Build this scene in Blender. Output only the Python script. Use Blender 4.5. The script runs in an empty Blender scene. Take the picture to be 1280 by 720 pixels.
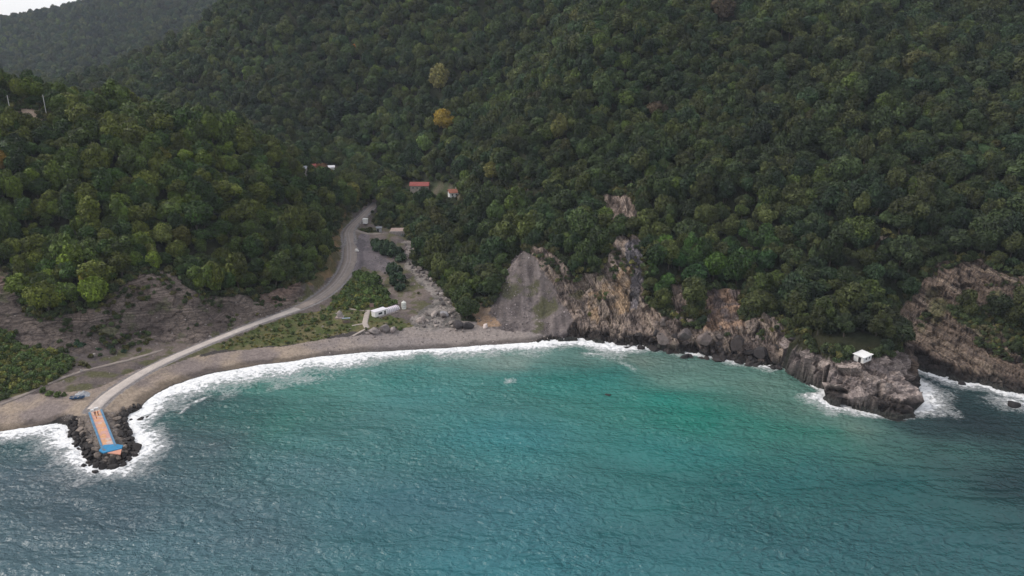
import bpy, bmesh, math, random
import numpy as np
from mathutils import Vector, Matrix

random.seed(7)
R = np.random.default_rng(11)
sc = bpy.context.scene
col = sc.collection

# ------------------------------------------------------------------ camera, sky, sun, exposure
CAM_H, PITCH, FOC = 115.0, math.radians(18.0), 914.0
cam = bpy.data.objects.new("camera", bpy.data.cameras.new("camera"))
col.objects.link(cam)
cam.location = (0, 0, CAM_H)
cam.rotation_euler = (math.radians(90) - PITCH, 0, 0)
cam.data.sensor_width = 36.0
cam.data.lens = 36.0 * FOC / 1280.0
cam.data.clip_start = 1.0
cam.data.clip_end = 8000.0
sc.camera = cam

SUN_EL, SUN_AZ = math.radians(43), math.radians(-82)      # azimuth from +Y, clockwise towards +X
world = bpy.data.worlds.new("World")
sc.world = world
world.use_nodes = True
wn = world.node_tree
sky = wn.nodes.new("ShaderNodeTexSky")
sky.sky_type = 'NISHITA'
sky.sun_disc = False
sky.sun_elevation = SUN_EL
sky.sun_rotation = SUN_AZ
sky.altitude = 100
sky.air_density = 1.0
sky.dust_density = 3.5
sky.ozone_density = 1.0
hs = wn.nodes.new("ShaderNodeHueSaturation")
hs.inputs["Saturation"].default_value = 0.45            # a veil of high cloud
wn.links.new(sky.outputs[0], hs.inputs["Color"])
hs.inputs["Saturation"].default_value = 0.75
tc = wn.nodes.new("ShaderNodeTexCoord")
cn = wn.nodes.new("ShaderNodeTexNoise"); cn.inputs["Scale"].default_value = 2.2; cn.inputs["Detail"].default_value = 5
wn.links.new(tc.outputs["Generated"], cn.inputs["Vector"])
cr = wn.nodes.new("ShaderNodeMapRange"); cr.inputs[1].default_value = 0.35; cr.inputs[2].default_value = 0.65; cr.inputs[3].default_value = 5.6; cr.inputs[4].default_value = 7.6
wn.links.new(cn.outputs["Fac"], cr.inputs[0])
cc_ = wn.nodes.new("ShaderNodeVectorMath"); cc_.operation = 'SCALE'; cc_.inputs[0].default_value = (0.97, 0.985, 1.03)
wn.links.new(cr.outputs[0], cc_.inputs["Scale"])
cm_ = wn.nodes.new("ShaderNodeMix"); cm_.data_type = 'RGBA'; cm_.inputs[0].default_value = 0.68        # share of the sky under cloud
wn.links.new(hs.outputs[0], cm_.inputs[6]); wn.links.new(cc_.outputs[0], cm_.inputs[7])
wn.links.new(cm_.outputs[2], wn.nodes["Background"].inputs[0])
wn.nodes["Background"].inputs[1].default_value = 0.135

sun = bpy.data.objects.new("sun", bpy.data.lights.new("sun", 'SUN'))
col.objects.link(sun)
sun.data.energy = 1.4
sun.data.angle = math.radians(15)
sun.data.color = (1.0, 0.95, 0.88)
sd_ = Vector((math.sin(SUN_AZ) * math.cos(SUN_EL), math.cos(SUN_AZ) * math.cos(SUN_EL), math.sin(SUN_EL)))
sun.rotation_euler = sd_.to_track_quat('Z', 'Y').to_euler()
sun.location = (0, 0, 300)

sc.view_settings.view_transform = 'Standard'
sc.view_settings.look = 'None'
sc.view_settings.exposure = 0.42
sc.view_settings.gamma = 1.0
sc.render.engine = 'CYCLES'
sc.cycles.max_bounces = 5
sc.cycles.diffuse_bounces = 3
sc.cycles.glossy_bounces = 2
sc.cycles.transmission_bounces = 2
sc.cycles.volume_bounces = 0
sc.cycles.use_denoising = True
sc.cycles.denoiser = 'OPENIMAGEDENOISE'
sc.cycles.denoising_input_passes = 'RGB_ALBEDO_NORMAL'
sc.cycles.denoising_prefilter = 'ACCURATE'
sc.render.use_persistent_data = False

# ------------------------------------------------------------------ survey helpers: picture bearing <-> world
CP, SP = math.cos(PITCH), math.sin(PITCH)
def ray(px, py):
    u = (np.asarray(px, float) - 640) / FOC
    v = (360 - np.asarray(py, float)) / FOC
    return u, CP + v * SP, -SP + v * CP
def pt_Y(px, py, Y):
    u, dy, dz = ray(px, py)
    t = Y / dy
    return np.array([u * t, Y, CAM_H + dz * t])
def pt_z(px, py, z=0.0):
    u, dy, dz = ray(px, py)
    t = (z - CAM_H) / dz
    return np.array([u * t, dy * t, z])
def project(x, y, z):
    d = y * CP - (z - CAM_H) * SP
    up = y * SP + (z - CAM_H) * CP
    d = np.where(d < 1, 1, d)
    return 640 + FOC * x / d, 360 - FOC * up / d

# ------------------------------------------------------------------ vectorised noise
def _hash(ix, iy, iz, seed):
    h = (ix.astype(np.int64) * 374761393 + iy.astype(np.int64) * 668265263 + iz.astype(np.int64) * 2147483647 + seed * 1274126177) & 0xffffffff
    h = ((h ^ (h >> 13)) * 1274126177) & 0xffffffff
    h = ((h ^ (h >> 16)) * 2246822519) & 0xffffffff
    return ((h ^ (h >> 15)) & 0xffffff) / float(0xffffff)
def vnoise(x, y, z, seed=0):
    xi, yi, zi = np.floor(x), np.floor(y), np.floor(z)
    fx, fy, fz = x - xi, y - yi, z - zi
    fx, fy, fz = (f * f * f * (f * (f * 6 - 15) + 10) for f in (fx, fy, fz))
    o = 0
    for dx in (0, 1):
        for dy in (0, 1):
            for dz in (0, 1):
                w = (fx if dx else 1 - fx) * (fy if dy else 1 - fy) * (fz if dz else 1 - fz)
                o = o + w * _hash(xi + dx, yi + dy, zi + dz, seed)
    return o * 2 - 1
def fbm(x, y, z, scale, octs=4, seed=0, ridged=False):
    o, a, f, tot = 0, 1.0, 1.0 / scale, 0
    for k in range(octs):
        n = vnoise(x * f + 17.3 * k, y * f - 9.1 * k, z * f + 4.7 * k, seed + k)
        if ridged:
            n = 1 - 2 * np.abs(n)
        o = o + a * n
        tot += a
        a *= 0.5
        f *= 2.03
    return o / tot
def sstep(a, b, x):
    t = np.clip((x - a) / (b - a), 0, 1)
    return t * t * (3 - 2 * t)
def in_poly(px, py, poly):
    c = np.zeros(np.shape(px), bool)
    n = len(poly)
    for i in range(n):
        x0, y0 = poly[i]
        x1, y1 = poly[(i + 1) % n]
        if y0 == y1:
            continue
        c ^= ((y0 > py) != (y1 > py)) & (px < (x1 - x0) * (py - y0) / (y1 - y0) + x0)
    return c

# ------------------------------------------------------------------ the coast (waterline at z = 0): bearing x, y, surf width in metres
SHORE_PX = [(-420, 575, 5), (-200, 556, 5), (-60, 545, 6), (0, 540, 7), (40, 533, 7), (72, 529, 7), (84, 533, 6), (90, 546, 7), (97, 556, 7), (104, 566, 7),
            (112, 577, 6), (125, 585, 5), (140, 583, 5), (154, 578, 5), (166, 571, 6), (172, 563, 6), (166, 551, 6), (160, 538, 7),
            (155, 526, 10), (160, 518, 10), (172, 512, 11), (180, 505, 12), (192, 495, 13), (212, 484, 13), (235, 475, 13), (262, 467, 13),
            (300, 461, 12), (350, 453, 12), (400, 446, 11), (460, 440, 9), (520, 437, 7.5), (580, 434, 7.5), (640, 429.5, 8.5), (690, 425.5, 10),
            (730, 424.5, 11), (760, 428, 11), (790, 432, 7), (815, 434, 3.5), (840, 438, 2.2), (870, 443, 1.6), (895, 447, 2.5), (915, 449, 4.5), (940, 454, 4.5), (965, 456, 4.5),
            (984, 457, 3), (992, 467, 1.0), (1004, 476, 0.8), (1020, 484, 1.0), (1034, 489, 2.5), (1032, 497, 5), (1042, 505, 5.5), (1058, 507, 4.5), (1080, 512, 4.5),
            (1100, 517, 2.5), (1114, 522, 1.5), (1130, 520, 2), (1142, 508, 8), (1146, 492, 9), (1140, 478, 6), (1131, 466, 2),
            (1127, 455, 1.5), (1126, 444, 1.5), (1133, 446, 2), (1144, 458, 4), (1160, 464, 5), (1180, 470, 5.5), (1205, 477, 5),
            (1235, 482, 4), (1262, 489, 6), (1300, 497, 7), (1400, 515, 5), (1600, 540, 5)]
shore = np.array([pt_z(a, b)[:2] for a, b, w in SHORE_PX])
shore_w = np.array([w for a, b, w in SHORE_PX], float)
shore = np.vstack([[[-1900, 230]], shore, [[1900, 190]]])
shore_w = np.concatenate([[5], shore_w, [5]])
def densify(P, W, step):
    out, ow = [], []
    for i in range(len(P) - 1):
        n = max(1, int(np.hypot(*(P[i + 1] - P[i])) / step)) if np.hypot(*(P[i + 1] - P[i])) < 200 else 4
        for k in range(n):
            t = k / n
            out.append(P[i] * (1 - t) + P[i + 1] * t)
            ow.append(W[i] * (1 - t) + W[i + 1] * t)
    return np.array(out + [P[-1]]), np.array(ow + [W[-1]])
shore_d, shore_dw = densify(shore, shore_w, 5.0)
# small natural wobble
wob = np.stack([vnoise(shore_d[:, 0] / 6, shore_d[:, 1] / 6, np.zeros(len(shore_d)), 3), vnoise(shore_d[:, 0] / 6, shore_d[:, 1] / 6, np.ones(len(shore_d)) * 9.5, 5)], 1)
shore_d = shore_d + wob * 0.9
shore_poly = [tuple(p) for p in shore_d] + [(1900, 4000), (-1900, 4000)]
def shore_dist(x, y):
    """signed distance to the waterline (positive inland) and the surf width there"""
    x = np.asarray(x, float).ravel(); y = np.asarray(y, float).ravel()
    best = np.full(x.shape, 1e9); wv = np.zeros(x.shape)
    for i in range(len(shore_d) - 1):
        ax, ay = shore_d[i]; bx, by = shore_d[i + 1]
        ex, ey = bx - ax, by - ay
        t = np.clip(((x - ax) * ex + (y - ay) * ey) / (ex * ex + ey * ey + 1e-9), 0, 1)
        d = np.hypot(x - ax - t * ex, y - ay - t * ey)
        m = d < best
        best = np.where(m, d, best)
        wv = np.where(m, shore_dw[i] * (1 - t) + shore_dw[i + 1] * t, wv)
    ins = in_poly(x, y, shore_poly)
    return np.where(ins, best, -best), wv

# ------------------------------------------------------------------ the land: surveyed spot heights, interpolated
C = []
def Y(px, py, Yv, dz=0.0):
    p = pt_Y(px, py, Yv); p[2] += dz; C.append(p)
def Z(px, py, z):
    C.append(pt_z(px, py, z))
def W(x, y, z):
    C.append(np.array([x, y, z], float))
for i in range(0, len(shore_d), 2):
    if abs(shore_d[i, 0]) < 700:
        W(shore_d[i, 0], shore_d[i, 1], 0.1)
# offshore bed
for px, py in ((-100, 600), (60, 620), (150, 640), (230, 560), (330, 520), (500, 480), (650, 470), (800, 480), (930, 500), (1010, 530), (1100, 570), (1200, 560), (1300, 560), (1180, 520)):
    Z(px, py, -6)
# coastal flat, left
Z(-60, 515, 2.4); Z(0, 505, 2.6); Z(40, 500, 2.8); Z(75, 508, 2.4); Z(100, 515, 2.2); Z(122, 508, 2.4); Z(122, 540, 2.2); Z(135, 562, 2.0); Z(128, 552, 2.1)
Z(160, 482, 2.8); Z(180, 466, 3.2); Z(210, 452, 3.8); Z(240, 438, 4.4); Z(300, 410, 5.6); Z(340, 397, 6.2); Z(375, 386, 6.8); Z(410, 365, 8.2); Z(435, 340, 10.0); Z(441, 312, 13.0); Z(437, 290, 16.0); Z(450, 270, 19.5); Z(462, 258, 22.0)
Z(290, 447, 2.2); Z(350, 436, 2.2); Z(420, 424, 2.4); Z(480, 415, 3.0); Z(540, 412, 2.6); Z(600, 410, 2.6); Z(650, 410, 2.6)
Z(440, 400, 5.2); Z(470, 395, 5.0); Z(400, 410, 4.2); Z(500, 390, 5.0); Z(455, 370, 7.0); Z(480, 355, 8.0); Z(465, 320, 12.0); Z(490, 330, 10.0)
Z(20, 470, 6); Z(80, 460, 6); Z(150, 440, 6); Z(-100, 480, 6)
# stream bed
Z(575, 400, 3.6); Z(595, 390, 4.2); Z(580, 372, 5.8); Z(558, 355, 8); Z(540, 345, 9); Z(525, 325, 12); Z(512, 310, 14); Z(500, 298, 17); Z(480, 288, 19); Z(530, 372, 6.5); Z(510, 405, 3.6)
# left cliff: foot and top
for px, pb, zb, pt, zt in ((-120, 455, 9, 350, 30), (0, 445, 9, 352, 29), (60, 440, 9, 400, 17), (110, 428, 8, 385, 20), (160, 424, 7.5, 356, 25), (200, 420, 7, 352, 25), (240, 415, 7, 374, 18), (290, 398, 7, 376, 14.5), (335, 387, 7.5, 374, 13), (380, 372, 8.5, 352, 15), (410, 345, 11, 315, 20), (422, 310, 15, 285, 23), (432, 278, 19, 262, 26)):
    Z(px, pb, zb); Z(px, pt, zt)
# left hill
Y(-250, 60, 380, -9); Y(0, 85, 375, -9); Y(60, 98, 378, -9); Y(130, 118, 382, -9); Y(200, 140, 385, -9); Y(260, 150, 390, -9); Y(310, 165, 395, -9); Y(360, 190, 405, -9); Y(400, 216, 425, -9); Y(430, 236, 445, -9)
Y(-150, 250, 305, -5); Y(0, 250, 305, -5); Y(130, 260, 310, -5); Y(250, 270, 328, -5); Y(330, 290, 340, -5); Y(385, 270, 385, -6); Y(-150, 300, 285, -4); Y(60, 330, 288, -4); Y(300, 340, 315, -4)
W(-420, 470, 70); W(-300, 480, 60); W(-200, 500, 45); W(-130, 500, 38); W(-600, 450, 90)
# valley behind the left hill
W(-135, 560, 44); W(-250, 600, 46); W(-400, 660, 52); W(-520, 760, 62); W(-700, 820, 70)
Y(460, 250, 455, -8); Y(490, 238, 475, -8); Y(520, 238, 500, -2); Y(550, 246, 480, -2); Y(565, 244, 478, -2); Y(400, 214, 470, -2); Y(420, 214, 478, -5); Y(470, 225, 500, -9); Y(500, 205, 530, -9)
# main hill
for row in ((110, 100, 800), (150, 86, 785), (200, 60, 765), (250, 40, 745), (310, 16, 725), (180, 100, 720), (260, 70, 690), (260, 120, 645), (330, 60, 670), (330, 130, 590), (400, 190, 525), (400, 100, 620), (400, 20, 710), (500, 150, 560), (500, 90, 605), (500, 0, 690),
            (570, 220, 455), (570, 150, 535), (570, 80, 605), (570, 0, 690), (640, 255, 388), (640, 200, 420), (635, 110, 560), (640, 0, 665), (700, 200, 395), (705, 100, 455), (700, 20, 610), (670, 150, 428), (625, 215, 418), (740, 60, 472), (775, 10, 512), (600, 200, 460), (690, 60, 560), (735, 10, 590), (700, 280, 345), (760, 0, 540), (760, 100, 450), (760, 200, 385), (760, 260, 345),
            (830, 0, 515), (830, 100, 432), (830, 200, 372), (830, 300, 325), (900, 0, 500), (900, 100, 420), (900, 200, 364), (900, 300, 320), (975, 0, 490), (975, 100, 410), (975, 200, 354), (975, 300, 310), (1050, 0, 480), (1050, 100, 400), (1050, 200, 345), (1050, 300, 300), (1125, 0, 475), (1125, 100, 395), (1125, 200, 340), (1125, 290, 297),
            (1200, 0, 470), (1200, 100, 390), (1200, 200, 334), (1200, 290, 292), (1290, 0, 466), (1290, 100, 387), (1290, 200, 330), (1290, 300, 286), (1450, 0, 465), (1450, 100, 380), (1450, 200, 322), (1450, 320, 275)):
    Y(*row, dz=-6)
for px, py, Yv in ((400, -90, 800), (500, -100, 790), (640, -110, 710), (760, -120, 640), (900, -125, 590), (1050, -125, 565), (1200, -125, 552), (1450, -125, 545)):
    Y(px, py, Yv)
for x in (-100, 150, 400, 700, 1100):
    W(x, 1050, 190)
W(1500, 500, 150); W(1800, 300, 60); W(1500, 1000, 200)
# grove spur, scree and rock faces
Z(575, 388, 4.8); Y(600, 330, 345, -5); Y(570, 330, 352, -6); Y(600, 270, 385, -6); Y(540, 290, 415, -7); Y(640, 330, 330, 0); Z(612, 400, 4.0); Y(620, 370, 313, 0)
Z(640, 406, 3.2); Z(690, 412, 3.0); Y(655, 312, 328, 0); Y(645, 350, 316); Y(670, 360, 311); Y(680, 395, 301)
Y(685, 325, 318); Y(705, 350, 309); Y(700, 395, 297); Y(730, 352, 308); Y(745, 400, 294); Y(765, 340, 309); Y(770, 395, 294); Y(790, 305, 317); Y(797, 350, 305); Y(800, 400, 291); Z(730, 416, 2.5); Z(780, 420, 3.5)
Y(830, 352, 305, -3); Z(830, 402, 9.5); Z(830, 425, 3.5); Y(865, 340, 306, -3); Z(862, 405, 9.5); Z(875, 428, 4)
Y(888, 376, 297); Z(888, 412, 9); Y(918, 376, 296); Z(920, 412, 9); Z(905, 430, 4); Z(930, 430, 5.5); Z(945, 408, 11); Y(950, 360, 297, -3); Z(970, 430, 6); Z(972, 408, 12); Z(985, 425, 9)
# headland
Z(1000, 440, 12); Z(1005, 460, 6.5); Z(1030, 452, 11); Z(1035, 475, 5.5); Z(1060, 447, 12); Z(1077, 455, 10.5); Z(1060, 470, 8.8); Z(1090, 475, 8.6); Z(1060, 490, 5.8); Z(1090, 497, 5.6); Z(1110, 505, 4.6); Z(1122, 490, 6); Z(1110, 455, 10.5); Z(1122, 450, 8.5); Z(1118, 470, 8); Z(1050, 425, 18); Z(1000, 415, 16); Z(1100, 420, 18); Z(1128, 495, 4.6); Z(1045, 494, 4.5); Z(1075, 502, 4.8)
# right cliff
for px, pb, zb, pt, Yt in ((1150, 448, 5, 385, 278), (1180, 460, 4.5, 350, 280), (1215, 466, 5, 345, 278), (1250, 472, 5, 362, 270), (1285, 480, 5, 366, 266), (1400, 500, 5, 375, 256)):
    Z(px, pb, zb); Y(px, pt, Yt)
Y(1130, 395, 277, -3); Z(1134, 425, 13)
Y(1215, 410, 261); Y(1265, 425, 254)
# the far hill
for px, py, Yv in ((-200, 60, 1320), (-100, 40, 1310), (0, 22, 1300), (40, 14, 1290), (100, 0, 1260), (150, -12, 1240), (220, -25, 1220), (320, -40, 1200), (0, 60, 1080), (80, 50, 1080), (150, 30, 1090), (230, 0, 1110), (60, 90, 930), (0, 86, 930), (130, 75, 960), (180, 50, 980)):
    Y(px, py + 4, Yv * 1.35, -9)
W(-1800, 700, 120); W(-1500, 1700, 170); W(-600, 2350, 130); W(300, 2300, 180); W(1500, 2300, 150); W(-300, 1050, 60); W(-600, 1080, 66); W(-1500, 400, 60)
C = np.array(C)
# thin out duplicates
keep = []
for i in range(len(C)):
    if all(np.hypot(*(C[i, :2] - C[j, :2])) > 0.6 for j in keep):
        keep.append(i)
C = C[keep]
S = 100.0
def _phi(r): return r
A = _phi(np.hypot(C[:, None, 0] - C[None, :, 0], C[:, None, 1] - C[None, :, 1]) / S)
n = len(C)
M = np.zeros((n + 3, n + 3))
M[:n, :n] = -A + np.eye(n) * 0.004
P = np.stack([np.ones(n), C[:, 0] / S, C[:, 1] / S], 1)
M[:n, n:] = P
M[n:, :n] = P.T
sol = np.linalg.solve(M, np.concatenate([C[:, 2], np.zeros(3)]))
def base_height(x, y):
    sh = np.shape(x)
    x = np.ravel(x); y = np.ravel(y)
    out = np.empty(x.shape)
    for a in range(0, len(x), 20000):
        xa, ya = x[a:a + 20000], y[a:a + 20000]
        r = np.hypot(xa[:, None] - C[None, :, 0], ya[:, None] - C[None, :, 1]) / S
        out[a:a + 20000] = -(r @ sol[:n]) + sol[n] + sol[n + 1] * xa / S + sol[n + 2] * ya / S
    return out.reshape(sh)

def axis(segs):
    out = []
    for a, b, s in segs:
        k = max(1, int(round((b - a) / s)))
        out += list(np.linspace(a, b, k, endpoint=False))
    return np.array(out + [segs[-1][1]])
GX = axis([(-1800, -1300, 50), (-1300, -420, 12), (-420, -215, 3), (-215, 225, 0.55), (225, 300, 2), (300, 700, 8), (700, 1800, 60)])
GY = axis([(60, 170, 6), (170, 190, 2), (190, 335, 0.55), (335, 480, 1.5), (480, 800, 4.5), (800, 1000, 8), (1000, 1900, 14), (1900, 2600, 50)])
XX, YY = np.meshgrid(GX, GY, indexing='ij')
H = base_height(XX, YY)
SD, _w = shore_dist(XX, YY)
SD = SD.reshape(XX.shape)
H = np.where(SD > 0, np.maximum(H, np.minimum(0.12 * SD, 1.2)), np.minimum(H, np.maximum(0.22 * SD, -7)))
# hill folds
fold = fbm(XX, YY, 0 * XX, 85, 4, 21)
H = H + fold * 15.0 * sstep(25, 80, H) * (1 - 0.6 * sstep(560, 700, YY)) + fbm(XX, YY, 0 * XX, 22, 2, 35) * 2.0 * sstep(15, 45, H)

def ground(x, y):
    x = np.asarray(x, float); y = np.asarray(y, float)
    i = np.clip(np.searchsorted(GX, x) - 1, 0, len(GX) - 2)
    j = np.clip(np.searchsorted(GY, y) - 1, 0, len(GY) - 2)
    tx = np.clip((x - GX[i]) / (GX[i + 1] - GX[i]), 0, 1)
    ty = np.clip((y - GY[j]) / (GY[j + 1] - GY[j]), 0, 1)
    return H[i, j] * (1 - tx) * (1 - ty) + H[i + 1, j] * tx * (1 - ty) + H[i, j + 1] * (1 - tx) * ty + H[i + 1, j + 1] * tx * ty
def at(px, py, lo=170, hi=1500):
    """the spot of ground seen on a bearing"""
    Ys = np.concatenate([np.arange(lo, 520, 0.5), np.arange(520, hi, 3)])
    u, dy, dz = ray(px, py)
    t = Ys / dy
    x, z = u * t, CAM_H + dz * t
    g = ground(x, Ys)
    k = np.argmax(z <= np.maximum(g, 0))
    return Vector((float(x[k]), float(Ys[k]), float(max(g[k], 0))))

# ------------------------------------------------------------------ road line, graded into the land
ROAD = [(117, 512, 4.4), (124, 503, 4.4), (136, 493, 4.4), (155, 480, 4.4), (180, 465, 4.3), (212, 449, 4.0), (245, 435, 3.8), (285, 419, 3.6), (325, 403, 3.6), (360, 390, 4.0), (378, 384, 5.0), (400, 372, 6.5), (418, 358, 6.2), (431, 342, 6.8), (438, 325, 7), (438, 306, 6.5), (434, 293, 5.8), (439, 283, 5), (449, 274, 4.2), (460, 263, 3.8), (470, 254, 3.5)]
road_c = np.array([list(at(a, b)) + [w] for a, b, w in ROAD])
def smooth_line(P, step=1.5, it=8):
    d = np.concatenate([[0], np.cumsum(np.hypot(np.diff(P[:, 0]), np.diff(P[:, 1])))])
    s = np.arange(0, d[-1], step)
    Q = np.stack([np.interp(s, d, P[:, k]) for k in range(P.shape[1])], 1)
    for _ in range(it):
        Q[1:-1] = 0.25 * Q[:-2] + 0.5 * Q[1:-1] + 0.25 * Q[2:]
    return Q
road_l = smooth_line(road_c, 1.5, 20)
def flatten(line, extra, soft):
    global H
    m = (XX > line[:, 0].min() - 20) & (XX < line[:, 0].max() + 20) & (YY > line[:, 1].min() - 20) & (YY < line[:, 1].max() + 20)
    x, y = XX[m], YY[m]
    d = np.full(x.shape, 1e9); z = np.zeros(x.shape); w = np.zeros(x.shape)
    for p in line:
        dd = np.hypot(x - p[0], y - p[1])
        k = dd < d
        d = np.where(k, dd, d); z = np.where(k, p[2], z); w = np.where(k, p[3] / 2, w)
    a = 1 - sstep(w + extra, w + extra + soft, d)
    h = H[m]
    H[m] = h * (1 - a) + (z - 0.12) * a
flatten(road_l, 0.6, 3.0)
TERR = [(445, 288, 3), (460, 293, 2.6), (474, 292, 3), (490, 291, 7), (503, 291, 7)]
terr_l = smooth_line(np.array([list(at(a, b)) + [w] for a, b, w in TERR]), 1.5, 6)
flatten(terr_l, 0.4, 2.0)

# ------------------------------------------------------------------ cover zones of the land
PXg, PYg = project(XX, YY, H)
JX = PXg + fbm(XX, YY, H, 9, 3, 51) * 7
JY = PYg + fbm(XX, YY, H, 9, 3, 61) * 6
def zone(poly, ymax=420, ymin=0):
    return in_poly(JX, JY, poly) & (YY < ymax) & (YY > ymin)
z_flat = zone([(-300, 330), (0, 336), (26, 342), (28, 393), (60, 402), (120, 384), (146, 362), (166, 341), (214, 341), (234, 362), (262, 373), (320, 368), (358, 360), (392, 348), (410, 320), (418, 290), (430, 272), (470, 246), (476, 262), (468, 284), (500, 283), (508, 290), (506, 320), (512, 335), (538, 352), (558, 372), (570, 394), (560, 402), (600, 411), (640, 412), (640, 440), (-300, 620)], 480)
z_leftcliff = zone([(-300, 330), (0, 336), (26, 342), (28, 393), (60, 402), (120, 384), (146, 362), (166, 341), (214, 341), (234, 362), (262, 373), (320, 368), (358, 360), (378, 352), (384, 366), (350, 392), (290, 408), (250, 425), (170, 430), (110, 440), (0, 446), (-300, 470)], 420)
z_scree = zone([(650, 310), (668, 322), (684, 345), (700, 370), (716, 400), (710, 420), (614, 414), (613, 394), (623, 362), (640, 330)])
z_bank = zone([(586, 380), (604, 376), (628, 408), (612, 412), (596, 408)])
z_mid = zone([(656, 302), (684, 308), (702, 328), (714, 345), (740, 344), (760, 322), (768, 300), (776, 284), (804, 284), (803, 345), (806, 376), (834, 397), (860, 403), (880, 411), (925, 405), (945, 400), (970, 398), (982, 412), (990, 440), (1000, 520), (640, 440), (690, 418), (702, 402), (690, 372), (676, 345)], 330)
z_mid &= ~z_scree
z_gully = zone([(786, 300), (804, 300), (803, 350), (796, 386), (778, 388), (778, 355)], 340)
z_orange = zone([(738, 368), (747, 366), (754, 402), (744, 408), (737, 392)]) | zone([(752, 352), (790, 330), (786, 390), (760, 400), (752, 380)])
z_crag = zone([(752, 242), (794, 248), (808, 282), (782, 288), (758, 282)], 400) | zone([(624, 242), (660, 238), (662, 268), (628, 268)], 440) | zone([(833, 356), (858, 352), (866, 386), (846, 400), (834, 382)], 340) | zone([(1086, 293), (1112, 297), (1108, 320), (1090, 318)], 330) | zone([(772, 300), (800, 296), (798, 316), (776, 320)], 350)
z_redrock = zone([(878, 364), (926, 364), (930, 414), (880, 414)], 330)
z_head = zone([(970, 398), (990, 434), (1012, 436), (1042, 450), (1060, 444), (1112, 446), (1122, 430), (1150, 470), (1150, 560), (1000, 560), (980, 440)], 290)
z_right = zone([(1114, 394), (1140, 372), (1158, 342), (1172, 327), (1226, 325), (1246, 342), (1284, 346), (1500, 360), (1700, 600), (1160, 520), (1124, 440)], 300)
z_rgreen = zone([(1180, 388), (1215, 380), (1245, 405), (1215, 412)], 300) | zone([(1236, 392), (1262, 382), (1300, 388), (1310, 460), (1280, 455), (1250, 415)], 300)
z_right &= ~z_rgreen
z_grass = zone([(1210, 178), (1262, 186), (1258, 206), (1216, 204)], 460)
z_sandy = zone([(12, 126), (40, 130), (66, 150), (54, 168), (22, 158)], 420)
z_house = zone([(505, 228), (545, 226), (575, 236), (578, 252), (545, 252), (505, 244)], 560, 430) | zone([(385, 208), (424, 206), (430, 220), (385, 222)], 530, 440)
z_bushL = zone([(-60, 400), (10, 415), (20, 428), (90, 446), (88, 462), (60, 482), (0, 500), (-60, 510)], 330)
z_meadow = zone([(300, 420), (330, 408), (370, 394), (420, 384), (440, 386), (485, 392), (500, 400), (520, 406), (500, 414), (470, 410), (440, 414), (395, 426), (330, 434), (270, 440), (258, 436)], 400)
z_bushM = zone([(408, 386), (422, 366), (446, 338), (462, 348), (486, 366), (492, 380), (470, 388), (440, 386)], 420)
z_beach = (SD > 0) & (SD < 22) & (JX < 700) & (H < 3.4) & ~z_head
z_rip = zone([(60, 530), (85, 520), (105, 522), (112, 516), (150, 516), (160, 512), (190, 505), (190, 600), (80, 600)], 250)
z_creek = zone([(504, 300), (517, 300), (519, 328), (538, 346), (556, 362), (568, 382), (574, 400), (580, 409), (520, 412), (512, 400), (540, 376), (530, 358), (508, 338)], 430)
rocky = z_leftcliff | z_mid | z_crag | z_redrock | z_head | z_right | z_gully
coast = SD < 3
no_tree = z_flat | z_scree | z_bank | rocky | z_house | z_sandy | z_grass | z_rip | z_creek | (SD < 2.6) | (H < 3)

# strata direction per place, and the rock relief that follows it
s_left = H + 0.05 * XX
s_right = (H + 0.55 * XX) * 0.9
s_mid = (H * 0.8 + 0.8 * XX - 0.2 * YY)
s_head = H * 1.2 + 0.35 * XX + 0.3 * YY
strata = np.where(z_leftcliff, s_left, np.where(z_right, s_right, np.where(z_head, s_head, s_mid)))
strata = strata + fbm(XX, YY, H, 10, 3, 71) * 1.2
rockw = rocky.astype(float)
def blur(a, k=1):
    for _ in range(k):
        a = (a + np.roll(a, 1, 0) + np.roll(a, -1, 0) + np.roll(a, 1, 1) + np.roll(a, -1, 1)) / 5
    return a
rockb = blur(rockw, 4)
roadmask = np.full(XX.shape, 1e9)
mm = (XX > -230) & (XX < 0) & (YY > 170) & (YY < 480)
for p in road_l:
    roadmask[mm] = np.minimum(roadmask[mm], np.hypot(XX[mm] - p[0], YY[mm] - p[1]) - p[3] / 2)
def worley(x, y, z, seed):
    xi, yi, zi = np.floor(x), np.floor(y), np.floor(z)
    best = np.full(x.shape, 9e9); val = np.zeros(x.shape); till = np.zeros(x.shape); sec = np.full(x.shape, 9e9)
    for dx in (-1, 0, 1):
        for dy in (-1, 0, 1):
            for dz in (-1, 0, 1):
                a, b, c = xi + dx, yi + dy, zi + dz
                px_, py_, pz_ = a + _hash(a, b, c, seed), b + _hash(a, b, c, seed + 1), c + _hash(a, b, c, seed + 2)
                d = (x - px_) ** 2 + (y - py_) ** 2 + (z - pz_) ** 2
                m = d < best
                sec = np.where(m, best, np.minimum(sec, d))
                best = np.where(m, d, best)
                val = np.where(m, _hash(a, b, c, seed + 3) * 2 - 1, val)
                tl = (x - px_) * (_hash(a, b, c, seed + 4) * 2 - 1) + (y - py_) * (_hash(a, b, c, seed + 5) * 2 - 1) + (z - pz_) * (_hash(a, b, c, seed + 6) * 2 - 1)
                till = np.where(m, tl, till)
    return val, till, np.sqrt(sec) - np.sqrt(best)
rm_ = (rockb > 0.01) & (YY < 420) & (np.abs(XX) < 420)
blocks = np.zeros(XX.shape); joints = np.ones(XX.shape)
xa, ya, sa = XX[rm_], YY[rm_], strata[rm_]
wob_ = fbm(xa, ya, H[rm_], 4, 2, 77) * 0.9
v1, t1, e1 = worley((xa + wob_) / 7.5, (ya + wob_) / 7.5, sa / 4.2, 501)
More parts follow.
